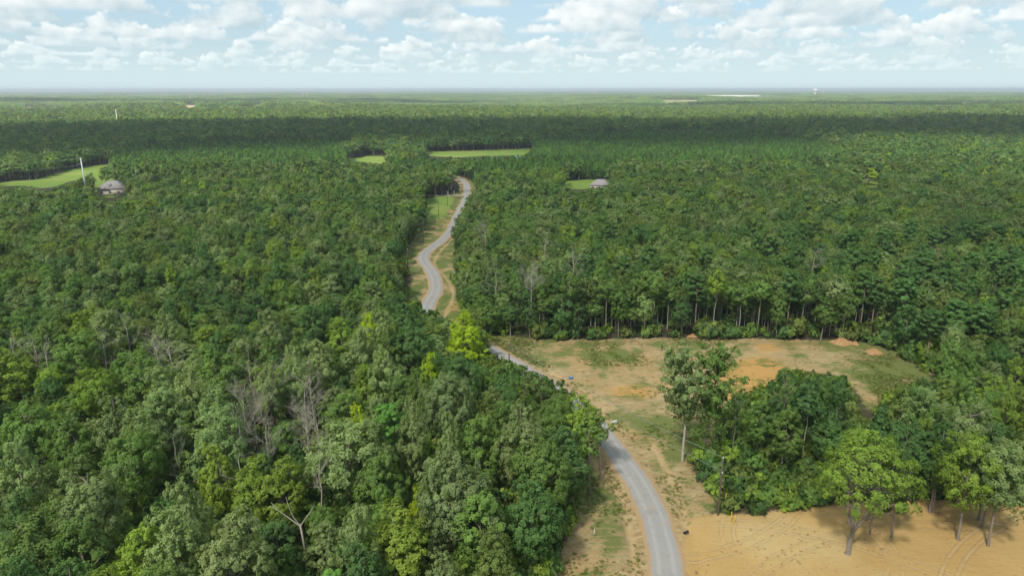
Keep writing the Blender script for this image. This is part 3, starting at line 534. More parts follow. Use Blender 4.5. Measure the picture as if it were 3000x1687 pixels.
def hardwood(seed, H=16., R=3.6, base=.30, clumps=30, nsub=12, ncard=27, size=.30, cr=(.26, .42), top=.62, hollow=.78, tr=.20, limbs=9, top_heavy=0.0, spread=1.0):
    rng = np.random.RandomState(seed); tb, cb = MB(), MB(); tp = trunk_path(H * .9, rng); z0 = H * base; zc = z0 + (H - z0) * top * .75; hz_up = H - zc; hz_dn = zc - z0
    i = np.arange(clumps) + .5; ph = i * 2.39996 + rng.uniform(0, 6); cz = 1 - 1.75 * i / clumps
    d = np.stack([np.cos(ph) * np.sqrt(np.clip(1 - cz ** 2, 0, 1)), np.sin(ph) * np.sqrt(np.clip(1 - cz ** 2, 0, 1)), cz], 1) + rng.normal(size=(clumps, 3)) * .16
    rad = rng.uniform(hollow, 1.0, clumps) * .80
    wide = 1 + .22 * np.cos(np.arctan2(d[:, 1], d[:, 0]) * rng.choice([2, 3]) + rng.uniform(0, 6))
    c = np.stack([d[:, 0] * rad * R * wide * spread, d[:, 1] * rad * R * wide * spread, zc + d[:, 2] * rad * np.where(d[:, 2] > 0, hz_up, hz_dn)], 1)
    r = R * rng.uniform(cr[0], cr[1], clumps); c[:, 2] = np.minimum(c[:, 2], H - r * .75)
    ax = np.array([at_height(tp, z)[:2] for z in c[:, 2]]); c[:, :2] += ax
    tb.tube(tp, np.linspace(tr, .04, len(tp)) * np.array([1.25] + [1] * (len(tp) - 1)), 7)
    for k in rng.choice(clumps, min(limbs, clumps), False):
        zs = max(H * base * .75, c[k, 2] - np.hypot(*(c[k, :2])) * rng.uniform(.6, 1.1)); zs = min(zs, H * .85); a = at_height(tp, zs)
        limb(tb, a, c[k], tr * .42, .035, rng)
    sh = clump_leaves(cb, c, r, rng, nsub, ncard, size)
    return tb, cb, sh
def pine(seed, H=20., R=2.7, base=.55, whorls=9, per=5, size=.36, ncard=26, tr=.20, conic=False):
    rng = np.random.RandomState(seed); tb, cb = MB(), MB(); tp = trunk_path(H * .97, rng, .02, .004); C_, R_ = [], []
    tb.tube(tp, np.linspace(tr, .03, len(tp)), 7)
    for w in range(whorls):
        f = w / (whorls - 1.); z = H * (base + (1 - base) * f * .96); reach = R * ((1 - f) ** .85 + .10 if conic else (math.sin(math.pi * (0.22 + .70 * f)) ** .8)) * rng.uniform(.8, 1.1)
        for k in range(per if f < .95 else 2):
            a = rng.uniform(0, 6.28); L = reach * rng.uniform(.65, 1.05); p0 = at_height(tp, min(z, H * .95)); p1 = p0 + np.array([math.cos(a) * L, math.sin(a) * L, L * (.25 if not conic else .12)])
            if tr > .1: limb(tb, p0, p1, .05, .015, rng, .05, 4, 2)
            for s in ((.55, 1.0) if L > 1 else (1.0,)):
                C_.append(p0 + (p1 - p0) * s); R_.append((.22 if not conic else .26) * R * rng.uniform(.8, 1.2))
    for z in (.97, .93): C_.append(at_height(tp, H * z)); R_.append(.2 * R)
    sh = clump_leaves(cb, C_, R_, rng, 5, ncard, size, .6, .8, .3, .55); return tb, cb, sh
def dead(seed, H=15., style=1):
    rng = np.random.RandomState(seed); tb = MB(); tp = trunk_path(H * (.82 if style != 0 else .9), rng, .03, .008)
    tb.tube(tp, np.linspace(.16, .045, len(tp)), 6)
    def grow(a, d, L, r, lev):
        d = unit(d); pts = [a]; n = 4
        for i in range(n):
            d = unit(d + rng.normal(size=3) * .16 + np.array([0, 0, .05])); pts.append(pts[-1] + d * L / n)
        tb.tube(pts, np.linspace(r, r * .35, n + 1), 4 if lev < 2 else 3, cap=False)
        if lev < (3 if style else 2):
            for k in range((4, 4, 3)[lev] + (1 if style == 2 else 0)):
                i = rng.randint(1, n + 1); o = unit(rng.normal(size=3)); o = unit(o - d * (o @ d))
                grow(pts[i], d * .75 + o * rng.uniform(.5, .95) + np.array([0, 0, .15]), L * rng.uniform(.38, .62), r * .5, lev + 1)
    nb = {0: 5, 1: 7, 2: 10}[style]
    for k in range(nb):
        z = H * rng.uniform(.42 if style else .5, .82); a = at_height(tp, z); an = k * 2.4 + rng.uniform(-.4, .4)
        grow(a, np.array([math.cos(an), math.sin(an), rng.uniform(.5, 1.5)]), H * rng.uniform(.15, .27), .042, 0)
    grow(tp[-1], np.array([0.05, 0, 1]), H * .2, .05, 0)
    return tb
def bush(seed, R=1.5, H=1.9, ncl=10, ncard=24, size=.22):
    rng = np.random.RandomState(seed); tb, cb = MB(), MB(); a = rng.uniform(0, 6.28, ncl); q = R * np.sqrt(rng.uniform(0, 1, ncl)) * .75
    c = np.stack([np.cos(a) * q, np.sin(a) * q, rng.uniform(.3, .75, ncl) * H], 1); 
    for p in c[:4]: limb(tb, (0, 0, 0), p, .035, .012, rng, .1, 3, 2)
    sh = clump_leaves(cb, c, R * rng.uniform(.3, .5, ncl), rng, 7, ncard, size); return tb, cb, sh
def tuft(seed, R=.55, H=.45, n=46):
    rng = np.random.RandomState(seed); cb = MB(); a = rng.uniform(0, 6.28, n); q = R * np.sqrt(rng.uniform(0, 1, n))
    c = np.stack([np.cos(a) * q, np.sin(a) * q, rng.uniform(.1, .5, n) * H], 1); nn = np.stack([np.cos(a + 1.5), np.sin(a + 1.5), np.full(n, 1.3)], 1) + rng.normal(size=(n, 3)) * .5
    cb.cards(c, nn, .34, rng, 0, .4, .1); return cb, rng.uniform(0, 1, n)
def joined(name, parts, bark):
    tb, cb, sh = parts; mb = MB(); nt = sum(len(f) for f in tb.f)
    for v, f in ((np.concatenate(tb.v), tb.f),):
        mb.v.append(v); mb.n = len(v); mb.f += list(tb.f); mb.m += [np.ones(len(x)) for x in tb.f]
    mb.v += cb.v; mb.f += [f + len(v) for f in cb.f]; mb.m += cb.m
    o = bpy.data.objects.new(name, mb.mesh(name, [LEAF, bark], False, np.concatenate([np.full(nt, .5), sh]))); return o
class Kind:
    """one tree shape: separate trunk and crown meshes for single trees, one joined mesh for the mass"""
    def __init__(s, name, parts, bark, H, R):
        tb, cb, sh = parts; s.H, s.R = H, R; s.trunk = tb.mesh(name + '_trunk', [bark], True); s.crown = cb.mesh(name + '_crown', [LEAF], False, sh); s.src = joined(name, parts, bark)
HW = [Kind('hardwood', hardwood(10 + i, base=b, clumps=n, cr=cr, top=tp_), BARK, 16., 3.6) for i, (b, n, cr, tp_) in enumerate([(.28, 30, (.26, .42), .62), (.25, 36, (.22, .36), .55), (.34, 26, (.30, .46), .70), (.22, 34, (.24, .40), .50), (.30, 40, (.20, .34), .66), (.26, 28, (.28, .44), .6), (.2, 38, (.22, .36), .45)])]
BIGK = [Kind('big_hardwood', hardwood(30 + i, H=18., R=5.4, base=b, clumps=62, nsub=12, ncard=25, cr=(.16, .27), top=tp_, hollow=.74, tr=.30, limbs=14), BARK, 18., 5.4) for i, (b, tp_) in enumerate([(.26, .60), (.22, .50), (.30, .66)])]
EDGEK = [Kind('edge_hardwood', hardwood(40 + i, H=17., R=3.0, base=.52, clumps=22, cr=(.24, .40), top=.6, tr=.11, limbs=12), PALEBARK, 17., 3.0) for i in range(3)]
PINEK = [Kind('pine', pine(60 + i), PINEBARK, 20., 2.7) for i in range(3)]
SPARSE = [Kind('open_tree', hardwood(80 + i, H=13., R=2.2, base=.42, clumps=12, nsub=7, ncard=14, cr=(.22, .36), tr=.11, limbs=12), BARK, 13., 2.2) for i in range(2)]
CEDAR = [Kind('cedar', pine(90, H=10., R=2.0, base=.08, whorls=13, per=7, size=.34, ncard=18, tr=.12, conic=True), PINEBARK, 10., 2.0)]
HW1 = [joined('hardwood_mid', hardwood(110 + i, clumps=22, nsub=9, ncard=14, size=.62, limbs=3, cr=(.28, .46)), BARK) for i in range(5)]
HW2 = [joined('hardwood_far', hardwood(120 + i, clumps=14, nsub=5, ncard=9, size=1.15, limbs=0, cr=(.32, .5)), BARK) for i in range(5)]
YP = [joined('young_pine', pine(130 + i, H=9., R=1.7, base=.10, whorls=9, per=5, size=.62, ncard=7, tr=.09, conic=True), PINEBARK) for i in range(3)]
PN1 = [joined('pine_mid', pine(140 + i, size=.62, ncard=12), PINEBARK) for i in range(2)]
DEADM = [dead(200 + i, 15., st).mesh('dead_wood_mesh', [DEADWOOD], True) for i, st in enumerate((0, 1, 1, 2, 2))]
BUSH = [joined('bush', bush(150 + i), BARK) for i in range(3)]
def tuft_src(i):
    cb, sh = tuft(160 + i); return bpy.data.objects.new('tuft', cb.mesh('tuft', [LEAF], False, sh))
TUFT = [tuft_src(i) for i in range(3)]

TINT = {k: np.array(v) for k, v in TINTS.items()}
def jit(t, rng, a=.16):
    c = TINT[t] * (1 + rng.uniform(-a, a)); return c * (1 + rng.uniform(-.05, .05, 3))

# ------------------------------------------------------------------ where trees may stand
CAM_H = 65.0
def blocked(x, y, H, R, frac=.75):
    """true where a tree would stand on, or close off, ground that lies open"""
    x = np.asarray(x, float); y = np.asarray(y, float); bad = np.zeros(x.shape, bool)
    for s in (0., .12, .24, .36, .48, .6, .72, .85, .97):
        k = CAM_H / (CAM_H - H * s); w = 0 if s < .2 else frac * (1 if s < .9 else .4)
        for q in ((0.,) if w == 0 else (-w, 0, w)):
            ix = np.floor(x * k + q * R - X0).astype(int); iy = np.floor(y * k - Y0).astype(int); ok = (ix >= 0) & (iy >= 0) & (ix < GX.shape[1]) & (iy < GX.shape[0])
            bad |= ok & open_m[np.clip(iy, 0, GX.shape[0] - 1), np.clip(ix, 0, GX.shape[1] - 1)]
    ix = np.clip(np.floor(x - X0).astype(int), 0, GX.shape[1] - 1); iy = np.clip(np.floor(y - Y0).astype(int), 0, GX.shape[0] - 1)
    bad |= (road_d[iy, ix] < 4.2) & (np.abs(x) < 560) & (y < 1000)
    return bad
def at1(m, x, y):
    ix = np.floor(np.asarray(x) - X0).astype(int); iy = np.floor(np.asarray(y) - Y0).astype(int); ok = (ix >= 0) & (iy >= 0) & (ix < m.shape[1]) & (iy < m.shape[0])
    return ok & m[np.clip(iy, 0, m.shape[0] - 1), np.clip(ix, 0, m.shape[1] - 1)]
rng = np.random.RandomState(77); prng = random.Random(7)
cell = {}
def near_ok(x, y, r, f=.74):
    cxi, cyi = int(x // 6), int(y // 6)
    for i in range(cxi - 1, cxi + 2):
        for j in range(cyi - 1, cyi + 2):
            for (a, b, q) in cell.get((i, j), ()):
                if (a - x) ** 2 + (b - y) ** 2 < (f * (q + r)) ** 2: return False
    return True
def keep(x, y, r): cell.setdefault((int(x // 6), int(y // 6)), []).append((x, y, r))
TREES = []          # x, y, height, radius, tint, kind list name
for (x, y, H, R, t) in MARKED:
    copse = 24 < x < 64 and y < 150
    if copse: R *= .84
    TREES.append((x, y, H, R, t, ('EDGE' if copse and int(x * 10) % 3 == 0 else 'BIG' if R > 4.6 else 'HW'), 1)); keep(x, y, R)
for (x, y, H, t) in EDGE:
    if t == 'dead': continue
    TREES.append((x, y, H, 2.9 if t == 'N' else 3.0, 'N' if t == 'N' else t, 'PINE' if t == 'N' else 'EDGE', 1)); keep(x, y, 2.0)
for (x, y, H, k) in DEAD: keep(x, y, 1.4)
for s in SPECIAL_KEEP: keep(*s)
# open stand along the far side of the clearing, then closed wood everywhere else
edge_line = catmull([(-2, 184), (15, 183.5), (39, 184), (62, 184), (85, 182.5), (97, 179), (104, 174), (112, 166), (120, 156)], 2.0)
for (x, y) in edge_line:
    for dpt in (.8, 3.2, 6.0):
        xx, yy = x + prng.uniform(-1.2, 1.2) + dpt * (.4 if x > 95 else 0), y + prng.uniform(-.8, .8) + dpt
        R = prng.uniform(1.4, 2.3)
        if near_ok(xx, yy, R, .42): TREES.append((xx, yy, prng.uniform(10, 16.5), R * 1.2, prng.choice('MMDOP'), 'EDGE', 0)); keep(xx, yy, R)
def veils(x, y, H, R):
    """true where a filler tree would stand right in front of one of the big crowns"""
    def scr(X, Y, Z): f = Y * .9612 + (CAM_H - Z) * .2757; return X / f, (Y * .2757 - (CAM_H - Z) * .9612) / f
    bad = np.zeros(x.shape, bool); pts = [scr(x, y, H * .97), scr(x - R * .55, y, H * .85), scr(x + R * .55, y, H * .85), scr(x, y, H * .7)]
    for t in TREES + [(-11.0, 152.0, 14.6, 5.3, 'B', 'X', 1)] + [(a, b, h, 2.3, 'D', 'X', 1) for a, b, h, k in DEAD if b < 175]:
        if not t[6]: continue
        X, Y, h, r = t[:4]; u, v = scr(X, Y, h - r * .95); f = Y * .9612 + (CAM_H - h) * .2757; q = r / f * .82
        for (a, b) in pts: bad |= (y < Y - .5) & ((a - u) ** 2 + ((b - v) * .95) ** 2 < q * q)
    return bad
for (x, y) in edge_line[::1]:
    xx, yy = x + prng.uniform(-1.5, 1.5), y + prng.uniform(-.5, 3.5); R = prng.uniform(1.1, 1.8)
    if prng.random() < .6: TREES.append((xx, yy + .5, prng.uniform(3.5, 9.5), R, prng.choice('MYOMD'), 'SPARSE', 0))
n_try = 80000; dist = 58 * (470 / 58.) ** (rng.uniform(0, 1, n_try) ** .62); side = rng.uniform(-1, 1, n_try) * (.80 * dist + 10)
Ht = rng.uniform(11.5, 16.2, n_try); Rt = 2.0 + 2.9 * rng.beta(1.6, 2.2, n_try); Rt = np.where(dist > 260, Rt * 1.12, Rt)
Ht = np.where((dist < 200) & (side < 20), Ht - 2.6, Ht)
TREES += EXTRA_TREES
bad = (side > 22) & (side < 60) & (dist > 92) & (dist < 150)
bad |= blocked(side, dist, Ht, Rt) | at1(plant_m, side, dist) | veils(side, dist, Ht, Rt)
zone = sines(side, dist, 21, 1 / 28.); zone2 = sines(side, dist, 22, 1 / 60.)
for i in np.nonzero(~bad)[0]:
    x, y, H, R = side[i], dist[i], Ht[i], Rt[i]
    if near_ok(x, y, R, .95 if y < 118 else .82 if y < 200 else .66):
        keep(x, y, R)
        p = prng.random(); right = x > -5 and y > 150
        k = 'HW'
        if right and p < .05 + (.20 if x > 78 else 0) and y < 260: k = 'PINE'
        t = 'N' if k == 'PINE' else prng.choices('MPDYOB', [34, 26 + 14 * zone2[i], 22 - 8 * zone[i], 9, 9, 0] if not right else [38, 20 + 10 * zone2[i], 22, 8, 11, 0])[0]
        if k == 'PINE': H = min(19, H + 3)
        TREES.append((x, y, H, R, t, k, 0))
print('near trees', len(TREES))
KINDS = {'HW': HW, 'BIG': BIGK, 'EDGE': EDGEK, 'PINE': PINEK, 'SPARSE': SPARSE, 'CEDAR': CEDAR}
# the ones that show largest become single trees
def shown(t):
    x, y, H, R = t[:4]; d = math.hypot(y, CAM_H - H)
    u = 1500 + 2027 * x / (y * .961 + (CAM_H - H) * .2757)
    if not -60 < u < 3060 or y < 62: return 0
    return R * H ** .5 / d * (2.2 if t[6] else 1)
order = sorted(range(len(TREES)), key=lambda i: -shown(TREES[i])); single = set(order[:N_SINGLE])

# ------------------------------------------------------------------ mass planting with geometry nodes
def scatter(name, P, rz, S, tint, sources, variant, label, kind='stuff'):
    P = np.asarray(P, float); n = len(P); me = bpy.data.meshes.new(name); me.vertices.add(n); me.vertices.foreach_set('co', P.astype(np.float32).ravel())
    a = me.attributes.new('turn', 'FLOAT_VECTOR', 'POINT'); r = np.zeros((n, 3)); r[:, 2] = rz; a.data.foreach_set('vector', r.astype(np.float32).ravel())
    a = me.attributes.new('grow', 'FLOAT_VECTOR', 'POINT'); a.data.foreach_set('vector', np.asarray(S, np.float32).ravel())
    a = me.attributes.new('pick', 'INT', 'POINT'); a.data.foreach_set('value', np.asarray(variant, np.int32))
    a = me.attributes.new('tint', 'FLOAT_VECTOR', 'POINT'); a.data.foreach_set('vector', np.asarray(tint, np.float32).ravel())
    o = link(bpy.data.objects.new(name, me)); ng = bpy.data.node_groups.new(name, 'GeometryNodeTree')
    ng.interface.new_socket('Geometry', in_out='INPUT', socket_type='NodeSocketGeometry'); ng.interface.new_socket('Geometry', in_out='OUTPUT', socket_type='NodeSocketGeometry')
    N, L = ng.nodes, ng.links; gi = N.new('NodeGroupInput'); go = N.new('NodeGroupOutput'); ip = N.new('GeometryNodeInstanceOnPoints'); jn = N.new('GeometryNodeJoinGeometry')
    for s in sources:
        oi = N.new('GeometryNodeObjectInfo'); oi.inputs[0].default_value = s; g2 = N.new('GeometryNodeGeometryToInstance'); L.new(oi.outputs['Geometry'], g2.inputs[0]); L.new(g2.outputs[0], jn.inputs[0])
    def named(nm, typ):
        q = N.new('GeometryNodeInputNamedAttribute'); q.data_type = typ; q.inputs[0].default_value = nm; return q.outputs[0]
    L.new(gi.outputs[0], ip.inputs['Points']); L.new(jn.outputs[0], ip.inputs['Instance']); ip.inputs['Pick Instance'].default_value = True
    L.new(named('pick', 'INT'), ip.inputs['Instance Index'])
    e2r = N.new('FunctionNodeEulerToRotation'); L.new(named('turn', 'FLOAT_VECTOR'), e2r.inputs[0]); L.new(e2r.outputs[0], ip.inputs['Rotation'])
    L.new(named('grow', 'FLOAT_VECTOR'), ip.inputs['Scale']); L.new(ip.outputs[0], go.inputs[0])
    md = o.modifiers.new('planting', 'NODES'); md.node_group = ng
    return tag(o, label, None, None, kind)
# ------------------------------------------------------------------ single trees
WHAT = {'M': 'mid-green', 'P': 'pale-topped', 'D': 'dark green', 'Y': 'yellow-green', 'O': 'olive green', 'B': 'bright yellow', 'N': 'blue-green', 'L': 'light green', 'V': 'fresh green'}
def zone_of(x, y):
    if x > 24 and y < 100: return 'standing on the dirt lot'
    if x > 22 and y < 152: return 'in the copse between dirt lot and clearing'
    if x > -4 and y < 200: return 'along the far edge of the clearing'
    if x > -30 and y > 200: return 'deep in the wood behind the clearing'
    if y < 92: return 'in the front rank of the left-hand wood'
    if y < 112: return 'in the second rank of the left-hand wood'
    if y < 140: return 'beside the dead trees in the left-hand wood'
    if y < 175: return 'midway back in the left-hand wood'
    return 'far back in the left-hand wood'
def ordinal(i): return 'leftmost' if i == 0 else ('%d%s from left' % (i + 1, {1: 'st', 2: 'nd', 3: 'rd'}.get((i + 1) % 10 if (i + 1) % 100 not in (11, 12, 13) else 0, 'th')))
NAMES = {'HW': ('hardwood_tree', 'hardwood'), 'BIG': ('hardwood_tree', 'broad-crowned hardwood'), 'EDGE': ('hardwood_tree', 'slender hardwood'), 'PINE': ('pine_tree', 'pine'), 'SPARSE': ('hardwood_tree', 'thin hardwood'), 'CEDAR': ('cedar_tree', 'cedar')}
sets = {}
for i in sorted(single, key=lambda i: TREES[i][0] / (TREES[i][1] + 20)):
    t = TREES[i]; sets.setdefault((t[4], t[5], zone_of(t[0], t[1])), []).append(i)
def single_tree(name, x, y, H, R, kind, tint, label, group, rz):
    root = empty(name, (x, y, float(ground_z(x, y)) - .05), rz); tag(root, label, 'tree', group)
    s = (R / kind.R, R / kind.R, H / kind.H)
    for nm, me in (('trunk', kind.trunk), ('crown', kind.crown)):
        o = bpy.data.objects.new(nm, me); link(o, root); o.scale = s
        if nm == 'crown': o['tint'] = [float(c) for c in tint]
    return root
mass = {}
for (tn, kd, zn), ids in sets.items():
    for j, i in enumerate(ids):
        x, y, H, R = TREES[i][:4]; k = KINDS[kd]; nm, ds = NAMES[kd]
        single_tree(nm, x, y, H, R, k[(i * 7 + 3) % len(k)], jit(tn, rng), '%s %s, %s %s' % (WHAT[tn], ds, ordinal(j), zn), 'trees ' + zn, rng.uniform(0, 6.28))
for i, t in enumerate(TREES):
    if i not in single: mass.setdefault(t[5] if t[1] < 300 or t[5] in ('SPARSE', 'CEDAR') else t[5] + '1', []).append(t)
for kd, ts in mass.items():
    src = {'HW1': HW1, 'EDGE1': HW1, 'PINE1': PN1}.get(kd) or [k.src for k in KINDS[kd]]
    kk = KINDS[kd.rstrip('1')][0] if kd != 'EDGE1' else HW[0]; P = np.array([(t[0], t[1], float(ground_z(t[0], t[1])) - .05) for t in ts])
    S = np.array([(t[3] / kk.R, t[3] / kk.R, t[2] / kk.H) for t in ts])
    scatter('pine_forest' if 'PINE' in kd else 'forest', P, rng.uniform(0, 6.28, len(ts)), S, [jit(t[4], rng) for t in ts], src, rng.randint(0, len(src), len(ts)), 'unbroken tree crowns of the wood behind the single trees')

# ------------------------------------------------------------------ special trees by the clearing
def special(name, parts, bark, loc, tint, label, cat='tree', rz=0.0):
    tb, cb, sh = parts; root = empty(name, loc, rz); tag(root, label, cat)
    link(bpy.data.objects.new('trunk', tb.mesh('trunk', [bark], True)), root)
    if cb is not None:
        o = link(bpy.data.objects.new('crown', cb.mesh('crown', [LEAF], False, sh)), root); o['tint'] = [float(c) for c in tint]
    return root
def spreading_tree(seed=301, H=20.4, R=7.7):
    rng = np.random.RandomState(seed); tb, cb = MB(), MB(); C_, R_ = [], []
    tb.tube([(0, 0, -.1), (.05, 0, .25), (.1, .05, 1.8), (.35, .1, 4.2)], [.52, .38, .33, .30], 9, cap=False)
    stems = []
    for a, q, top in ((.3, 2.4, 11), (2.2, 1.3, 12.5), (3.6, 1.6, 11), (5.2, 2.8, 9.5), (1.2, 2.0, 12), (4.4, .8, 13)):
        p = limb(tb, (.25, .08, 3.6), (.3 + math.cos(a) * q, math.sin(a) * q, top), .22, .11, rng, .10, 7, 6); stems.append(p)
    for k in range(78):
        a = k * 2.39996; f = (k + .5) / 78; cz = 1 - 1.12 * f; q = math.sqrt(max(0, 1 - cz * cz)) * rng.uniform(.62, 1.0); lop = 1 + .16 * math.cos(a - .1)
        c = np.array([.6 + math.cos(a) * q * R * .88 * lop, math.sin(a) * q * R * .80, 10.4 + (H - 11.2) * max(-.42, cz * rng.uniform(.78, 1.0))]); C_.append(c); R_.append(rng.uniform(.8, 1.4))
        s = stems[min(range(6), key=lambda i: np.linalg.norm(stems[i][-1] - c))]; s0 = s[rng.randint(3, 7)]
        limb(tb, s0, c, .085, .02, rng, .12, 4, 4)
        if rng.rand() < .6: limb(tb, s0 * .5 + c * .5, c + rng.normal(size=3) * .9, .04, .012, rng, .1, 3, 3)
    sh = clump_leaves(cb, C_, R_, rng, 13, 16, .30, .6, .6, .35, .45); return tb, cb, sh
special('spreading_tree', spreading_tree(), BARK, (48.8, 86.2, 0), TINT['L'], 'broad light green tree with forked trunk standing alone on the dirt lot')
def twin_top(seed, H, lean, vines, R=3.4):
    rng = np.random.RandomState(seed); tb, cb = MB(), MB(); t = np.linspace(0, 1, 9)
    tp = np.stack([lean[0] * t ** 1.6 + rng.normal(size=9) * .12, lean[1] * t + rng.normal(size=9) * .12, H * .93 * t], 1); tb.tube(tp, np.linspace(.27, .05, 9), 7); C_, R_ = [], []
    for z in np.arange(1.6 if vines else 8.0, H * .66, .62):
        c = at_height(tp, z); C_.append(c + np.append(rng.normal(size=2) * (.75 if not vines else 1.0), 0)); R_.append(rng.uniform(.8, 1.2) * (1.45 if vines else 1.0))
    for k in range(46):
        a = k * 2.4; f = k / 45.; z = H * (.42 + .56 * f); reach = R * (.35 + .75 * math.sin(math.pi * (.12 + .75 * f))) * rng.uniform(.3, 1.25); b = at_height(tp, z * .9)
        c = b + np.array([math.cos(a) * reach, math.sin(a) * reach, z * .1]); limb(tb, b, c, .07, .02, rng, .1, 4, 3); C_.append(c); R_.append(rng.uniform(.6, 1.15)); C_.append(b * .45 + c * .55); R_.append(rng.uniform(.4, .8))
    sh = clump_leaves(cb, C_, R_, rng, 10, 17, .36, .6, .8, .3, .5); return tb, cb, sh
special('lime_green_tree', hardwood(331, H=14.6, R=5.3, base=.16, clumps=66, nsub=12, ncard=24, cr=(.15, .25), top=.5, hollow=.7, tr=.24, limbs=14), BARK, (-11.0, 152.0, 0), TINT['B'], 'bright lime-green rounded tree beside the road at the corner of the left-hand wood')
special('tall_tree', twin_top(311, 22.6, (-2.2, 0), False, 3.3), PALEBARK, (31.2, 112.2, 0), TINT['P'], 'tall open-crowned tree with pale bare lower trunk leaning over the clearing')
special('tall_tree', twin_top(312, 22.0, (1.6, .4), True, 3.9), BARK, (35.0, 113.2, 0), TINT['M'], 'tall tree clothed in vines to its foot beside the pale-trunked tree')
special('slender_tree', hardwood(321, H=18.2, R=4.7, base=.30, clumps=44, nsub=12, ncard=22, cr=(.22, .34), tr=.23, limbs=22, top=.5), BARK, (66.9, 89.5, 0), TINT['Y'], 'yellow-green slender tree with bare trunk on the dirt lot, beside the broad tree')
special('slender_tree', hardwood(322, H=18.6, R=4.0, base=.26, clumps=40, nsub=12, ncard=22, cr=(.26, .38), tr=.20, limbs=16, top=.5), BARK, (70.4, 87.9, 0), TINT['P'], 'pale green slender tree nearest the right edge of the dirt lot')
special('slender_tree', hardwood(323, H=15., R=3.4, base=.30, clumps=26, cr=(.26, .4), tr=.17), BARK, (66.7, 96.5, 0), TINT['D'], 'dark green tree at the back edge of the dirt lot behind the slender trees')
special('slender_tree', hardwood(324, H=15.5, R=3.6, base=.32, clumps=26, cr=(.26, .4), tr=.17), BARK, (72.6, 92.6, 0), TINT['M'], 'mid-green tree with dark trunk between the slender trees on the dirt lot')
special('slender_tree', hardwood(325, H=15.5, R=3.8, base=.30, clumps=28, cr=(.26, .4), tr=.17), BARK, (61.5, 98.5, 0), TINT['D'], 'dark green tree behind the broad tree at the edge of the dirt lot')

# ------------------------------------------------------------------ dead trees
dsets = {}
for d in sorted(DEAD + [(e[0], e[1], e[2], 2) for e in EDGE if e[3] == 'dead'], key=lambda d: d[0] / (d[1] + 20)): dsets.setdefault(zone_of(d[0], d[1]), []).append(d)
for zn, ds in dsets.items():
    for j, (x, y, H, st) in enumerate(ds):
        me = DEADM[{0: 0, 1: 1 + j % 2, 2: 3 + j % 2}[st]]; o = bpy.data.objects.new('dead_tree', me); link(o); o.location = (x, y, float(ground_z(x, y)) - .05); o.rotation_euler = (0, 0, rng.uniform(0, 6.28)); q = H / 15.; o.scale = (q * 1.05, q * 1.05, q)
        tag(o, 'bare grey dead tree, %s %s' % (ordinal(j), zn), 'dead tree', 'bare dead trees ' + zn)
def forked_snag():
    rng = np.random.RandomState(5); tb = MB(); tb.tube([(0, 0, -.1), (.05, 0, 3), (-.1, .1, 6), (-.35, .1, 8.6)], [.19, .16, .14, .12], 7)
    tb.tube([(-.3, .1, 8.2), (-1.6, .2, 9.3), (-3.2, .1, 10.8), (-3.9, 0, 12.0)], [.10, .08, .06, .03], 5); tb.tube([(-.3, .1, 8.3), (-1.0, -.2, 9.8), (-1.5, -.3, 11.6), (-1.7, -.3, 13.0)], [.10, .07, .05, .03], 5); tb.tube([(-.3, .1, 8.3), (.6, .2, 9.6), (1.5, .2, 10.9)], [.09, .06, .04], 5)
    tb.tube([(1.5, .2, 10.9), (1.8, .4, 11.6)], [.04, .01], 4); tb.tube([(-3.2, .1, 10.8), (-4.2, .3, 11.2)], [.04, .01], 4); return tb
o = forked_snag().build('dead_tree', DEADWOOD, None, True, SNAG1); tag(o, 'pale dead trunk ending in three bare forks at the picture\'s lower edge', 'dead tree')
o = dead(231, SNAG2[3], 0).build('dead_tree', DEADWOOD, None, True, SNAG2[:3]); tag(o, 'tall thin dead tree with sparse twigs behind the three-forked dead trunk', 'dead tree')
def stump():
    rng = np.random.RandomState(6); tb = MB(); tb.tube([(0, 0, -.1), (0, 0, .5), (.05, 0, 2.2), (.1, 0, 3.6)], [.45, .36, .32, .26], 9)
    for k in range(9): a = k * .7; tb.tube([(.1 + .18 * math.cos(a), .18 * math.sin(a), 3.4), (.1 + .22 * math.cos(a), .22 * math.sin(a), 3.7 + rng.uniform(.1, .9))], [.07, .015], 4)
    return tb
o = stump().build('tree_stump', BARK, None, True, (STUMP[0], STUMP[1], 0)); tag(o, 'tall splintered tree stump at the clearing\'s right-hand edge', 'stump')
# dead wood lying at the edge of the lot
for k, (x, y, rz, L) in enumerate([(41.5, 99.3, .1, 4.6), (43.3, 99.0, .5, 3.6), (45.6, 99.6, -.2, 3.8), (48.6, 99.8, .35, 4.2), (39.2, 102.5, .9, 3.4)]):
    r2 = np.random.RandomState(400 + k); mb = MB(); p = [(-L / 2, 0, .12), (-L / 5, .12, .2), (L / 5, -.1, .32), (L / 2, .1, .55)]; mb.tube(p, [.11, .1, .08, .03], 6)
    for q in range(3): b = np.array(p[1]) * (1 - q / 3) + np.array(p[2]) * q / 3; mb.tube([b, b + np.array([.6, r2.choice([-1, 1]) * .6, .35])], [.05, .012], 4)
    o = mb.build('fallen_branch', DEADWOOD, None, True, (x, y, 0)); o.rotation_euler[2] = rz
    tag(o, 'fallen dead branch at the lot\'s back edge, %s of the five' % ordinal(k if k < 4 else 0) if k < 4 else 'fallen dead branch leaning in the undergrowth behind the others', 'branch', 'fallen branches behind the dirt lot')

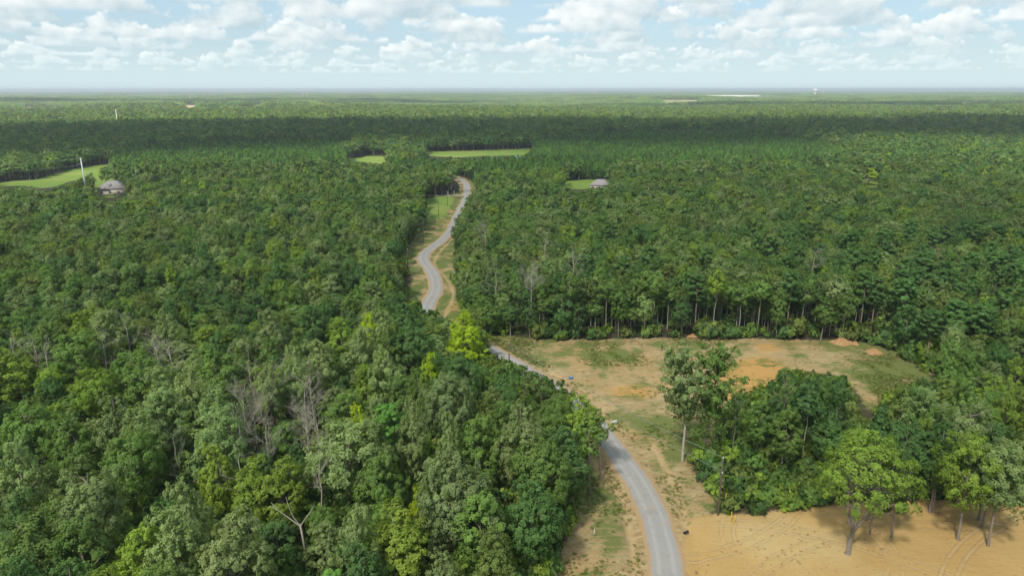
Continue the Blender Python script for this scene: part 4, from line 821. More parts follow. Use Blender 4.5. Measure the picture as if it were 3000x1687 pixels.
# ------------------------------------------------------------------ undergrowth and grass
n = 36000; yy = 60 + 290 * rng.uniform(0, 1, n) ** .75; xx = rng.uniform(-1, 1, n) * (.78 * yy + 8)
hh = rng.uniform(.6, 1.5, n); ok = ~blocked(xx, yy, 2.0 * hh, 1.2 * hh, .6)
front = (xx > -4) & (yy > 178) & (yy < 198); ok &= ~(front & (rng.uniform(0, 1, n) < .7)) & ~((xx > -4) & (yy > 174) & (yy < 189) & (rng.uniform(0, 1, n) < .55)); ok &= (yy < 215) | (rng.uniform(0, 1, n) < .3)
P = np.stack([xx, yy, ground_z(xx, yy) - .1], 1)[ok]; hh = hh[ok]; m = len(P); front = front[ok]; hh = hh * np.where(front, .95, 1.6); hh = np.where((P[:, 0] > 24) & (P[:, 1] < 150), hh * .62, hh)
tn = np.array([jit(prng.choice('MMDYO'), rng, .25) for _ in range(m)])
scatter('undergrowth', P, rng.uniform(0, 6.28, m), np.stack([hh, hh, hh * rng.uniform(.8, 1.6, m)], 1), tn, BUSH, rng.randint(0, 3, m), 'low leafy undergrowth filling the wood floor between the trunks')
n = 170000; yy = 76 + 130 * rng.uniform(0, 1, n) ** 1.1; xx = rng.uniform(-16, 118, n); w = sample(open_b, xx, yy) * (1 - sample(lot_b, xx, yy)); gr = sample(green_b, xx, yy)
pat = sines(xx, yy, 41, 1 / 3.2, 7) * .5 + sines(xx, yy, 42, 1 / 9., 6) * .5; rdn = path_dist(ROADP, xx, yy, 6.0)
ok = (w > .5) & (rdn > 3.1) & (rng.uniform(0, 1, n) < np.clip(.10 + .75 * gr + .5 * (pat - .25), .015, .9))
P = np.stack([xx, yy, np.zeros(n) - .03], 1)[ok]; m = len(P); hh = rng.uniform(.2, .55, m)
tn = np.array([jit('G' if (prng.random() < .3 + .6 * g_) else prng.choice('GS'), rng, .25) for g_ in gr[ok]])
scatter('grass', P, rng.uniform(0, 6.28, m), np.stack([hh * 1.3, hh, hh * .6], 1), tn, TUFT, rng.randint(0, 3, m), 'sparse green and straw grass tufts over the clearing and verges')
n = 5200; yy = rng.uniform(88, 118, n); xx = rng.uniform(24, 84, n); front = inside([(34.5, 95.5), (37, 101), (44, 103), (80, 100), (80, 110), (38, 111), (33, 104)], xx, yy) & ~at1(open_m, xx, yy)
P = np.stack([xx, yy, np.zeros(n) - .03], 1)[front]; m = len(P); hh = rng.uniform(.6, 1.5, m)
scatter('weeds', P, rng.uniform(0, 6.28, m), np.stack([hh, hh, hh], 1), np.array([jit(prng.choice('GMG'), rng, .25) for _ in range(m)]), TUFT, rng.randint(0, 3, m), 'rank green weeds at the foot of the copse by the dirt lot')

def clod(seed):
    r = np.random.RandomState(seed); a = np.arange(6) * math.pi / 3; V = [(0, 0, -.3)] + [(math.cos(q) * r.uniform(.7, 1.2), math.sin(q) * r.uniform(.7, 1.2), r.uniform(-.2, .1)) for q in a] + [(math.cos(q + .5) * r.uniform(.4, .7), math.sin(q + .5) * r.uniform(.4, .7), r.uniform(.4, .65)) for q in a] + [(0, 0, .75)]
    f = [[0, 1 + (i + 1) % 6, 1 + i] for i in range(6)] + [[1 + i, 1 + (i + 1) % 6, 7 + i] for i in range(6)] + [[1 + (i + 1) % 6, 7 + (i + 1) % 6, 7 + i] for i in range(6)] + [[7 + i, 7 + (i + 1) % 6, 13] for i in range(6)]
    return bpy.data.objects.new('clod', MB().add(V, f).mesh('clod', [SOIL]))
n = 9000; yy = rng.uniform(78, 102, n); xx = rng.uniform(22, 92, n); dens = np.clip(.25 + sines(xx, yy, 52, 1 / 3.) * .6, .04, 1); ok = (sample(lot_b, xx, yy) > .4) & (rng.uniform(0, 1, n) < dens * .5); P = np.stack([xx, yy, np.zeros(n) - .01], 1)[ok]; m = len(P); hh = .05 + .17 * rng.uniform(0, 1, m) ** 3
scatter('gravel', P, rng.uniform(0, 6.28, m), np.stack([hh * 1.2, hh, hh * .7], 1), np.ones((m, 3)), [clod(1), clod(2), clod(3)], rng.randint(0, 3, m), 'loose clods and stones strewn over the dirt lot')
# ------------------------------------------------------------------ woods farther off
s = 3.4; yy, xx = np.meshgrid(np.arange(440, 1005, s), np.arange(-450, 460, s)); xx = (xx + rng.uniform(-1, 1, xx.shape)).ravel(); yy = (yy + rng.uniform(-1, 1, yy.shape)).ravel(); H = rng.uniform(5.5, 11.5, len(xx))
ok = at1(plant_m, xx, yy) & ~blocked(xx, yy, H, 1.5, .4); xx, yy, H = xx[ok], yy[ok], H[ok]; m = len(xx)
scatter('pine_plantation', np.stack([xx, yy, ground_z(xx, yy)], 1), rng.uniform(0, 6.28, m), np.stack([H / 9 * rng.uniform(.95, 1.3, m)] * 2 + [H / 9], 1), np.array([jit(prng.choice('NNVVDM'), rng, .28) for _ in range(m)]), YP, rng.randint(0, 3, m), 'dense plantation of young conical pines in front of the dark woods')
s = 6.3; yy, xx = np.meshgrid(np.arange(455, 2200, s), np.arange(-1750, 1760, s)); xx = (xx + rng.uniform(-2.6, 2.6, xx.shape)).ravel(); yy = (yy + rng.uniform(-2.6, 2.6, yy.shape)).ravel()
ok = (np.abs(xx) < .79 * yy + 20) & ((yy > 470) | (rng.uniform(0, 1, len(xx)) < .6)); xx, yy = xx[ok], yy[ok]; H = rng.uniform(11, 17, len(xx)) + 2 * sines(xx, yy, 33, 1 / 90.)
ok = ~blocked(xx, yy, H, 3.6, .5) & ~(at1(plant_m, xx, yy)) & ~in_field(xx, yy); xx, yy, H = xx[ok], yy[ok], H[ok]; m = len(xx); z2 = sines(xx, yy, 23, 1 / 120.)
old = np.clip((yy - 700) / 350, 0, 1); keepm = rng.uniform(0, 1, m) > .48 * old; xx, yy, H, z2, old = xx[keepm], yy[keepm], H[keepm], z2[keepm], old[keepm]; m = len(xx); H = H + old * rng.uniform(0, 8, m)
tn = np.array([jit(prng.choices('MPDYON', [30, 12 + 10 * q, 34 - 12 * q, 7, 10, 10] if d_ < 1100 else [20, 36 + 10 * q, 10 - 6 * q, 26, 12, 4])[0], rng, .24) for q, d_ in zip(z2, yy + .1 * xx)]); R = rng.uniform(.95, 1.5, m) * (1 + old * rng.uniform(.1, .75, m))  # past the cloud shadow, more pale and yellow tints put sunlight into leaf colour
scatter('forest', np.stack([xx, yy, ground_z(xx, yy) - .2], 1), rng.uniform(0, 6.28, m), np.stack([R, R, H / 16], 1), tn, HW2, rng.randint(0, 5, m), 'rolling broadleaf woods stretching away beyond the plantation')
def stand(seed):
    rng = np.random.RandomState(seed); cb, tb = MB(), MB(); tb.tube([(0, 0, 0), (0, 0, 8)], [.2, .1], 4); C_, N_ = [], []
    for k in range(95):
        x, y = rng.uniform(-36, 36, 2); H = rng.uniform(10, 19); R = rng.uniform(3.2, 5.6); e = unit(rng.normal(size=(18, 3)) + np.array([0, 0, .5])); C_.append(np.array([x, y, H - R]) + e * R * np.array([1, 1, 1.1])); N_.append(e + rng.normal(size=e.shape) * .4 + np.array([0, 0, .3]))
    cb.cards(np.concatenate(C_), np.concatenate(N_), 3.0, rng, 0, .8, .15); return tb, cb, rng.uniform(0, 1, 95 * 18)
STAND = [joined('stand', stand(170 + i), BARK) for i in range(3)]
P = []
yv = 2150.
while yv < 11000:
    st = 58 * (1 + max(0, yv - 5000) / 4000); xs = np.arange(-.80 * yv, .80 * yv, st); P.append(np.stack([xs + rng.uniform(-20, 20, len(xs)), np.full(len(xs), yv) + rng.uniform(-20, 20, len(xs)), np.full(len(xs), st / 58)], 1)); yv += st
P = np.concatenate(P); ok = ~in_field(P[:, 0], P[:, 1]); P = P[ok]; m = len(P); z2 = sines(P[:, 0], P[:, 1], 24, 1 / 260.)
for tx, ty, tr_ in ((1775, 5700, 330), (2499, 5920, 110), (-1450, 4100, 120)): ok = np.hypot(P[:, 0] - tx, P[:, 1] - ty) > tr_; P = P[ok]; z2 = z2[ok]
m = len(P); tn = np.array([jit(prng.choices('MPDYO', [20, 34 + 14 * q, 14 - 10 * q, 24, 16])[0], rng, .16) for q in z2])  # mostly pale and yellow: the brightness of the sunlit band is painted in
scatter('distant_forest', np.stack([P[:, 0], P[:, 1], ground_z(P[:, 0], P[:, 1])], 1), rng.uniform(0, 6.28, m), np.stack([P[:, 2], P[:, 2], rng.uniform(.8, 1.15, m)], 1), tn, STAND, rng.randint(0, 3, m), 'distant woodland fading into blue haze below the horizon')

# ------------------------------------------------------------------ utility poles and wires
def utility_pole(x, y, H, label, arm=True, rz=0.0, box=False):
    z = float(ground_z(x, y)); root = empty('utility_pole', (x, y, z), rz); tag(root, label, 'utility pole', 'wooden utility poles along the road')
    MB().tube([(0, 0, -.2), (0, 0, H * .5), (0, 0, H)], [.17, .145, .115], 9).build('pole', WOODPOLE, root, True)
    MB().tube([(0, 0, H), (0, 0, H + .12), (0, 0, H + .32)], [.05, .09, .04], 8).build('insulator', WHITE, root, True)
    if arm:
        a = MB().box((0, 0, H - .55), (1.5, .1, .12)).build('crossarm', WOODPOLE, root)
        for s in (-.65, .65): MB().tube([(s, 0, H - .48), (s, 0, H - .3)], [.05, .03], 6).build('insulator', WHITE, root)
    MB().box((.02, -.15, H - 2.4), (.16, .12, .3)).build('bracket', STEEL, root)
    if box: MB().tube([(.28, 0, H - 1.9), (.28, 0, H - 1.85), (.28, 0, H - 1.1), (.28, 0, H - 1.0)], [.1, .2, .2, .1], 10).build('transformer', STEEL, root, True)
    return root
PL = ['nearest utility pole, dark timber with guy wires beside the dirt lot', 'short dark utility pole between the road and the bright yellow tree', 'utility pole on the road verge left of the double bend', 'utility pole beside the road where it straightens past the bend', 'utility pole among trees at the edge of the left-hand wood by the bend', 'utility pole at the near corner of the roadside lawn', 'utility pole midway along the roadside lawn', 'utility pole beside the entrance fence at the driveway', 'distant utility pole right of the road beyond the gate, the farther one', 'distant utility pole with grey can right of the road beyond the gate']
POLES[1] = (POLES[1][0], POLES[1][1], 8.2)
for k, (x, y, H) in enumerate(POLES): utility_pole(x, y, max(H, 7.2) if k != 0 else H, PL[k], k > 1, .15, k == 9)
def wire(a, b, sag, r, label, name='power_line', group='overhead wires'):
    a = np.array(a, float); b = np.array(b, float); t = np.linspace(0, 1, 17)[:, None]; p = a + (b - a) * t; p[:, 2] -= (4 * sag * t * (1 - t))[:, 0]
    o = MB().tube(p, r, 4).build(name, WIRE, None, True); return tag(o, label, 'wire', group)
px, py, ph = POLES[0]
qx, qy, qh = POLES[1][0], POLES[1][1], 8.2
wire((px, py, ph + .2), (qx, qy, qh + .1), 1.1, .045, 'upper wire from the nearest utility pole back toward the clearing road')
wire((px, py, ph - 2.2), (qx, qy, qh - 1.2), 1.2, .04, 'lower wire from the nearest utility pole back toward the clearing road')
wire((px, py, ph - .3), (27.5, 99.6, .05), 0, .035, 'upper guy wire slanting from pole top to the grassy bank', 'guy_wire', 'guy wires of the nearest pole')
wire((px, py, ph - 2.3), (28.6, 98.6, .05), 0, .035, 'middle guy wire slanting from the pole to the grassy bank', 'guy_wire', 'guy wires of the nearest pole')
wire((px, py, ph - 3.6), (29.9, 99.4, .05), 0, .03, 'lowest guy wire slanting from the pole to the grassy bank', 'guy_wire', 'guy wires of the nearest pole')
wire((px, py, ph - .2), (34.6, 99.2, .05), 0, .035, 'short guy wire dropping behind the nearest pole into the weeds', 'guy_wire', 'guy wires of the nearest pole')
for k in range(2, 7):
    a, b = POLES[k], POLES[k + 1]
    if k == 3: a, b = POLES[3], POLES[5]
    if k == 4: continue
    wire((a[0], a[1], max(a[2], 7.2) + .2), (b[0], b[1], max(b[2], 7.2) + .2), .8, .03, 'overhead wire between two roadside poles, %s from the bend' % ['first', 'second', 'third', 'third', 'fourth', 'fifth'][k - 2])
z = float(ground_z(-247, 402)); root = empty('steel_pole', (-247.5, 402, z)); tag(root, 'tall pale galvanised steel transmission pole above the wood by the grey-roofed house', 'transmission pole')
MB().tube([(0, 0, -.2), (0, 0, 13), (0, 0, 27.5)], [.46, .37, .26], 12).build('pole', STEEL, root, True)
for s in (27.0, 24.0): MB().tube([(0, 0, s), (-1.6, 0, s + .25), (-2.4, 0, s + .1)], [.09, .07, .05], 6).build('arm', STEEL, root, True); MB().tube([(-2.4, 0, s + .1), (-2.4, 0, s - .9)], [.10, .08], 8).build('insulator', WHITE, root, True)
for k, (h, w_) in enumerate(((26.9, 'top'), (23.0, 'second'), (12.5, 'third'), (9.0, 'lowest'))): wire((-247.8 - (2.1 if k < 2 else 0), 402, z + h), (-420, 385 - 6 * k, h - 4), 3.0, .045, '%s wire running left from the tall steel pole' % w_, 'power_line', 'wires of the steel pole')
p0 = (-655, 1180); z = float(ground_z(*p0)); root = empty('steel_pole', (p0[0], p0[1], z)); tag(root, 'distant steel transmission pole rising from the dark woods at far left', 'transmission pole'); MB().tube([(0, 0, 0), (0, 0, 34)], [.7, .4], 10).build('pole', STEEL, root, True); MB().tube([(0, 0, 33), (-2.5, 0, 33.4)], [.1, .06], 6).build('arm', STEEL, root, True)

# ------------------------------------------------------------------ gate, fence and roadside things
root = empty('road_gate', (-29.9, 457, 0.0)); tag(root, 'dark iron double gate across the gravel road', 'gate')
for s in (-1, 1):
    MB().box((s * 2.75, 0, .8), (.2, .2, 1.75)).build('post', DARKIRON, root); lf = MB().tube([(s * 2.6, 0, .25), (s * .06, 0, .25)], .055, 6).build('leaf', DARKIRON, root)
    MB().tube([(s * 2.6, 0, 1.2), (s * 1.4, 0, 1.42), (s * .06, 0, 1.5)], .055, 6).build('top_rail', DARKIRON, lf); MB().tube([(s * 2.58, 0, .8), (s * .06, 0, .8)], .04, 6).build('middle_rail', DARKIRON, lf)
    for q in np.linspace(.1, 2.5, 6): MB().tube([(s * q, 0, .25), (s * q, 0, 1.45 - .1 * q)], .03, 4).build('bar', DARKIRON, lf)
for nm, (a, b), mt, lab in (('rail_fence', ((-41.5, 457.2), (-33.2, 457.1)), DARKIRON, 'dark rail fence running left from the road gate'), ('rail_fence', ((-26.8, 457), (-22, 457.4)), DARKIRON, 'short dark rail fence between the road gate and the right-hand trees'), ('entrance_fence', ((-36.4, 431.5), (-33.4, 428.6), (-30.6, 430.5))[:2], BROWN, 'low brown timber entrance fence curving beside the driveway'), ('entrance_fence', ((-33.2, 428.6), (-30.2, 430.9)), BROWN, 'brown timber entrance wing beside the road, right of the other wing')):
    a = np.array(a); b = np.array(b); L = np.linalg.norm(b - a); rz = math.atan2(b[1] - a[1], b[0] - a[0]); root = empty(nm, (*((a + b) / 2), 0), rz); tag(root, lab, 'fence')
    for q in np.linspace(-L / 2, L / 2, max(2, int(L / 2.2) + 1)): MB().box((q, 0, .62), (.17, .17, 1.35)).build('post', mt, root)
    for hz_ in (.35, .75, 1.12): MB().box((0, .12, hz_), (L, .06, .14)).build('rail', mt, root)
for k, (x, y, H, lab) in enumerate([(-37.2, 443.5, 2.6, 'white marker post on the lawn beside the gate, the taller one'), (-41, 441.5, 2.2, 'white marker post beside the driveway on the lawn'), (-25.4, 511, 2.6, 'white service post beside the distant utility pole with can')]):
    root = empty('marker_post', (x, y, 0)); tag(root, lab, 'post'); MB().tube([(0, 0, 0), (0, 0, H)], .11, 8).build('post', WHITE, root, True); MB().tube([(0, 0, H), (0, 0, H + .08), (0, 0, H + .2)], [.14, .14, .03], 8).build('cap', WHITE, root, True)
for k, (x, y, H, lab) in enumerate([(34.1, 93.8, 1.9, 'yellow guy marker standing in weeds at the corner of the dirt lot'), (34.6, 93.5, 1.5, 'shorter yellow guy marker beside the taller one at the lot corner'), (34.5, 98.2, 2.3, 'yellow guy marker behind the nearest utility pole')]):
    o = MB().tube([(0, 0, 0), (0, .0, H * .6), (.03, 0, H)], [.07, .07, .05], 8).tube([(0, 0, H * .98), (.02, 0, H + .05)], [.06, .02], 8).build('guy_marker', YELLOW, None, True, (x, y, 0)); tag(o, lab, 'marker')
def survey_stake(x, y, lab): o = MB().box((0, 0, .55), (.09, .04, 1.1)).box((0, 0, 1.16), (.12, .06, .14)).build('survey_stake', WHITE, None, False, (x, y, 0)); tag(o, lab, 'stake')
survey_stake(12.4, 90.5, 'small white survey stake on the left verge of the road')
survey_stake(SST[0], SST[1], 'thin white survey stake at the clearing edge below the pines')
o = MB()
for k in range(3): o.box((.0 + k * .15, k * .32, .12 + .06 * k), (1.3, .2, .06), .15 * k)
o = o.box((.2, .3, .3), (.9, .35, .05), -.2).build('board_pile', WHITE, None, False, (20.6, 127.3, 0)); tag(o, 'white boards lying in weeds at the road\'s right shoulder', 'boards')
root = empty('water_barrel', (13.7, 149.7, 0)); tag(root, 'small blue container left in the clearing near the road', 'container'); MB().tube([(-.5, 0, .28), (-.48, 0, .28), (.48, 0, .3), (.5, 0, .3)], [.1, .28, .28, .1], 12).build('body', BLUEP, root, True); MB().tube([(.2, 0, .55), (.2, 0, .66)], .07, 8).build('cap', WHITE, root, True)
root = empty('culvert_pipe', (26.6, 91.4, -.12), .6); tag(root, 'black culvert pipe end at the washed-out ditch beside the road', 'pipe'); MB().tube([(-.5, 0, .1), (0, 0, .1), (.35, 0, .08)], [.2, .2, .21], 14, cap=False).build('pipe', BLACKP, root, True); MB().tube([(.35, 0, .08), (.37, 0, .08)], [.24, .24], 14, cap=False).build('collar', BLACKP, root, True)
def mound(x, y, rx, ry, h, seed, lab):
    r = np.random.RandomState(seed); nr, na = 9, 26; V = []
    for i in range(nr):
        f = i / (nr - 1.)
        for j in range(na):
            a = j * 2 * math.pi / na; lump = 1 + .16 * math.sin(3 * a + seed) + .09 * math.sin(7 * a + 2 * seed); q = (1 - f) * lump
            V.append((rx * q * math.cos(a), ry * q * math.sin(a), h * (1 - (1 - f) ** 1.6) * (1 + .22 * math.sin(5 * a + 6 * f + seed) + .14 * math.sin(9 * a - 7 * f)) + r.uniform(-.13, .13) * (1 if 0 < i < nr - 1 else .2) - .12 * (i == 0)))
    f = [[i * na + j, i * na + (j + 1) % na, (i + 1) * na + (j + 1) % na, (i + 1) * na + j] for i in range(nr - 1) for j in range(na)]
    o = MB().add(V, f).build('soil_mound', SOIL, None, True, (x, y, -.05)); tag(o, lab, 'mound', 'heaps of soil at the clearing edge')
mound(87.6, 172.5, 3.4, 2.3, 1.35, 1, 'larger orange soil heap on the grass at the clearing edge'); mound(92.8, 166.2, 2.1, 1.7, .95, 2, 'smaller orange soil heap nearer the pines, right of the larger'); mound(50.1, 178.6, 2.6, 1.2, .7, 3, 'low flat soil heap against the trees at the back of the clearing'); mound(90.7, 171.8, 1.0, .8, .9, 4, 'small soil lump touching the larger heap\'s right side')

# ------------------------------------------------------------------ houses and far buildings
def hip(mb, w, d, z, h, ridge, over=.5, thick=.14):
    x, y = w / 2 + over, d / 2 + over; r = ridge / 2
    return mb.add([(-x, -y, z), (x, -y, z), (x, y, z), (-x, y, z), (-x, -y, z + thick), (x, -y, z + thick), (x, y, z + thick), (-x, y, z + thick), (-r, 0, z + h), (r, 0, z + h)], [[0, 3, 2, 1], [0, 1, 5, 4], [1, 2, 6, 5], [2, 3, 7, 6], [3, 0, 4, 7], [4, 5, 9, 8], [6, 7, 8, 9]]).add([(x, -y, z + thick), (x, y, z + thick), (r, 0, z + h), (-x, y, z + thick), (-x, -y, z + thick), (-r, 0, z + h)], [[0, 1, 2], [3, 4, 5]])
def house(x, y, rz, w, d, wall_h, roof_h, lab, roofm=SHINGLE, name='house', dormer=True, ridge=None, win=True, sink=0.0):
    root = empty(name, (x, y, float(ground_z(x, y)) - sink), rz); tag(root, lab, 'house')
    MB().box((0, 0, wall_h / 2), (w, d, wall_h)).build('wall', CREAM, root); rf = hip(MB(), w, d, wall_h, roof_h, ridge if ridge is not None else w * .35).build('roof', roofm, root)
    if win:
        for q in (-.32, 0, .32):
            o = MB().box((q * w, -d / 2 - .03, wall_h * .58), (1.5, .08, 1.5)).build('window', WHITE, root)
            for s in (-.36, .36): MB().box((q * w + s, -d / 2 - .09, wall_h * .58), (.6, .06, 1.3)).build('pane', GLASS, o)
        o = MB().box((.16 * w, -d / 2 - .04, 1.1), (1.1, .1, 2.2)).build('door', BROWN, root); MB().box((.16 * w + .4, -d / 2 - .12, 1.05), (.08, .06, .2)).build('handle', STEEL, o)
    if dormer:
        dm = MB().box((-.05 * w, -d * .30, wall_h + roof_h * .36), (2.1, 2.4, 1.3)).build('dormer', WHITE, root); hip(MB(), 2.2, 2.6, 0, .9, .6, .25, .08).build('dormer_roof', roofm, dm).location = (-.05 * w, -d * .28, wall_h + roof_h * .36 + .66)
        for s in (-.45, .45): MB().box((-.05 * w + s, -d * .30 - 1.23, wall_h + roof_h * .36), (.5, .06, .8)).build('pane', GLASS, dm)
        for s, ww in ((-.36, 4.2), (-.12, 3.2)):
            g = MB(); g.add([(s * w - ww / 2, -d / 2 - 1.1, wall_h), (s * w + ww / 2, -d / 2 - 1.1, wall_h), (s * w, -d / 2 - 1.1, wall_h + ww * .36)], [[0, 1, 2]]); g.add([(s * w - ww / 2 - .2, -d / 2 - 1.25, wall_h - .08), (s * w, -d / 2 - 1.25, wall_h + ww * .38), (s * w, d * .1, wall_h + ww * .38), (s * w - ww / 2 - .2, d * .1, wall_h - .08), (s * w + ww / 2 + .2, -d / 2 - 1.25, wall_h - .08), (s * w + ww / 2 + .2, d * .1, wall_h - .08)], [[0, 1, 2, 3], [1, 4, 5, 2]]); g.build('gable', SHINGLE, root)
    return root
for a in HOUSES: house(*a[0], **a[1])
root = empty('shed', (6.6, 661, float(ground_z(6.6, 661))), -.15); tag(root, 'blue-roofed metal shed at the end of the far driveway', 'shed')
MB().box((0, 0, 1.9), (9, 7, 3.8)).build('wall', plain('blue_grey_metal', (0.33, 0.39, 0.44), .5, .2, .1, .5), root); hip(MB(), 9, 7, 3.8, .9, 8.5, .5).build('roof', BLUEROOF, root); dr = MB().box((-1.5, -3.54, 1.4), (3, .08, 2.8)).build('door', STEEL, root); MB().box((-1.5, -3.62, 1.0), (.4, .06, .1)).build('handle', DARKIRON, dr)
# small far farms and houses on the left skyline
for k, (x, y) in enumerate(TOWN):
    house(x, y, .3 * (k % 5) - .6, 15 + 5 * (k % 3), 10, 3.6, 3.2, 'tiny far house among the distant woods, %s of the row' % ordinal(k), [CONCRETE, WHITE, SHINGLE][k % 3], 'farmhouse', False, None, True)
# far plant with water tower and mast
def far_z(x, y): return float(ground_z(x, y))
root = empty('warehouse', (1770, 5720, far_z(1770, 5720)), -.62); tag(root, 'long white industrial warehouse far off below the horizon', 'warehouse')
MB().box((0, 0, 13), (400, 120, 26)).build('wall', WHITE, root); MB().box((0, 0, 26.6), (402, 122, 1.2)).build('roof', CONCRETE, root)
for q in np.linspace(-180, 180, 11): MB().box((q, -60.3, 5), (12, .6, 10)).build('dock_door', STEEL, root)
for (x, y, w, d, h, lab) in ((1180, 5650, 150, 60, 14, 'low white industrial building left of the long far warehouse'), (2130, 5900, 90, 40, 9, 'small pale far building right of the long warehouse'), (-1180, 3700, 60, 30, 8, 'pale far farm building beside the bare yellow field')):
    root = empty('industrial_building', (x, y, far_z(x, y)), .1); tag(root, lab, 'building'); MB().box((0, 0, h / 2), (w, d, h)).build('wall', WHITE, root); hip(MB(), w, d, h, 2.5, w * .9, .6).build('roof', CONCRETE, root)
    for q in (-.3, 0, .3): MB().box((q * w, -d / 2 - .2, 2.5), (5, .4, 5)).build('door', STEEL, root)
tx, ty = 2480, 5880; root = empty('water_tower', (tx, ty, far_z(tx, ty))); tag(root, 'white water tower rising above the far woods', 'water tower')
a = np.linspace(-1.45, 1.45, 11); MB().tube([(0, 0, 50 + 8.5 * math.sin(q)) for q in a], [17.5 * max(.05, math.cos(q)) ** .6 for q in a], 24).build('tank', WHITE, root, True)
MB().tube([(0, 0, -1), (0, 0, 3), (0, 0, 12), (0, 0, 36), (0, 0, 42)], [11, 8.5, 6, 6, 10.5], 20).build('stem', WHITE, root, True); MB().tube([(0, 0, 43.5), (0, 0, 44.5)], [14, 14], 24).build('catwalk', STEEL, root, True)
root = empty('radio_mast', (2570, 5940, far_z(2570, 5940))); tag(root, 'thin lattice radio mast beside the far water tower', 'mast')
for q in range(3): MB().tube([(2.2 * math.cos(q * 2.09), 2.2 * math.sin(q * 2.09), 0), (.4 * math.cos(q * 2.09), .4 * math.sin(q * 2.09), 58)], [.45, .3], 4).build('leg', STEEL, root)
for q in range(1, 14): r = 2.2 - 1.8 * q / 14; MB().tube([(r * math.cos(w_), r * math.sin(w_), q * 4.1) for w_ in (0, 2.09, 4.19, 6.283)], .2, 4).build('brace', STEEL, root)
for k, (x, y, h) in enumerate(((2800, 5900, 42), (2870, 5950, 42), (3010, 5900, 40), (3040, 5920, 40), (-1250, 4300, 62), (-1235, 4330, 62), (-960, 4100, 50), (-2050, 4200, 44), (-1750, 3900, 44))):
    z = far_z(x, y); root = empty('transmission_pole', (x, y, z)); tag(root, 'thin far transmission pole on the skyline woods, %s' % ordinal(k) if k < 1 else 'thin far transmission pole above the distant woods, %s' % ['', 'beside its twin near the tower', 'right of the tower pair', 'rightmost of all', 'left twin by the bare field', 'right twin by the bare field', 'right of the twins', 'far left', 'left of the dust'][k], 'transmission pole', 'far transmission poles')
    MB().tube([(0, 0, 0), (0, 0, h)], [.8, .5], 6).build('pole', STEEL, root, True); MB().box((0, 0, h - 3), (7, .5, .5)).build('arm', STEEL, root)

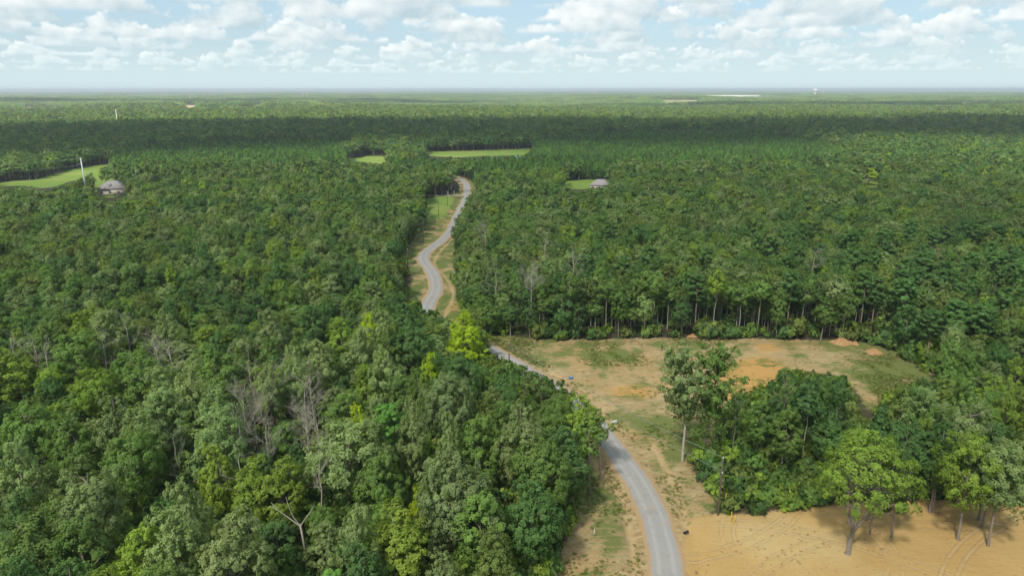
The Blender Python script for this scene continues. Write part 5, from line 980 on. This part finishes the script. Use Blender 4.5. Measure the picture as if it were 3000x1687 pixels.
# ------------------------------------------------------------------ clouds that shade the land, haze
def cloud(x, y, z, rx, ry, seed, trans, lab, rz=0.0):
    r = np.random.RandomState(seed); nu, nv = 48, 20; V = []
    a = np.arange(nu) * 2 * math.pi / nu
    for j in range(nv):
        ph = -math.pi / 2 + math.pi * (j + .5) / nv
        lump = 1 + .16 * np.sin(3 * a + seed) * math.cos(ph) + .11 * np.sin(5 * a + 2.1 * seed + 3 * ph) + .08 * np.sin(9 * a + seed * .7 - 5 * ph) + .05 * np.sin(14 * a + 8 * ph)
        V.append(np.stack([rx * lump * np.cos(a) * math.cos(ph) ** .6, ry * lump * np.sin(a) * math.cos(ph) ** .6, np.full(nu, (380 if ph > 0 else 40) * math.sin(ph)) * lump], 1))
    f = [[j * nu + i, j * nu + (i + 1) % nu, (j + 1) * nu + (i + 1) % nu, (j + 1) * nu + i] for j in range(nv - 1) for i in range(nu)]
    V = np.concatenate(V); V = np.concatenate([V, [[0, 0, -45]], [[0, 0, 400]]]); mb = MB().add(V, f)
    tri = [[len(V) - 2, (i + 1) % nu, i] for i in range(nu)] + [[len(V) - 1, (nv - 1) * nu + i, (nv - 1) * nu + (i + 1) % nu] for i in range(nu)]; mb.f.append(np.array(tri)); mb.m.append(np.zeros(len(tri)))
    m, t, out = new_mat('cloud_vapour'); df = t.add('ShaderNodeBsdfTranslucent'); df.inputs[0].default_value = C(.95, .95, .95); d2 = t.add('ShaderNodeBsdfDiffuse'); d2.inputs[0].default_value = C(.95, .95, .95); tp = t.add('ShaderNodeBsdfTransparent')
    m1 = t.add('ShaderNodeMixShader'); m1.inputs[0].default_value = .5; t.link(df.outputs[0], m1.inputs[1]); t.link(d2.outputs[0], m1.inputs[2]); m2 = t.add('ShaderNodeMixShader'); m2.inputs[0].default_value = trans; t.link(m1.outputs[0], m2.inputs[1]); t.link(tp.outputs[0], m2.inputs[2]); t.link(m2.outputs[0], out.inputs[0])
    o = mb.build('cloud', m, None, True, (x, y, z)); o.rotation_euler[2] = rz; tag(o, lab, 'cloud', 'cumulus clouds overhead'); return o
for c in CLOUDS:
    gx_, gy_, rx, ry, seed, tr_, lab, rz_ = c; k = 1250 / sd[2]; cloud(gx_ + sd[0] * k, gy_ + sd[1] * k, 1250, rx, ry, seed, tr_, lab, rz_)
def plume(x, y, w, h, dens, lab):
    mb = MB(); t = np.linspace(0, 1, 11); p = np.stack([w * .5 * np.sin(3 * t) * t, 0 * t, 8 + h * t], 1); mb.tube(p, w * np.maximum(.02, np.sin(math.pi * t) ** .5 * (.35 + .4 * t)), 10, cap=False)
    m, tt, out = new_mat('dust_cloud'); v = tt.add('ShaderNodeVolumePrincipled'); v.inputs['Color'].default_value = C(.9, .84, .76); v.inputs['Density'].default_value = dens; tt.link(v.outputs[0], out.inputs['Volume'])
    o = mb.build('dust_plume', m, None, True, (x, y, far_z(x, y))); tag(o, lab, 'dust plume', 'dust plumes over the far field')
plume(-2010, 4150, 26, 40, .004, 'thin pale dust plume rising from the far woods, left of the bare field'); plume(-1520, 3500, 38, 40, .003, 'wide faint dust plume above the far bare field')
if HAZE > 0:
    m, t, out = new_mat('haze_air'); v = t.add('ShaderNodeVolumePrincipled'); v.inputs['Color'].default_value = C(*HAZE_COL); v.inputs['Density'].default_value = HAZE; v.inputs['Anisotropy'].default_value = .2; t.link(v.outputs[0], out.inputs['Volume'])
    zlo = float(gzv.min()) - 1.0; zhi = 74.0
    o = MB().box((0, 16500, (zlo + zhi) / 2), (78000, 46000, zhi - zlo)).build('haze', m); tag(o, 'pale blue summer haze over the whole landscape', kind='stuff')
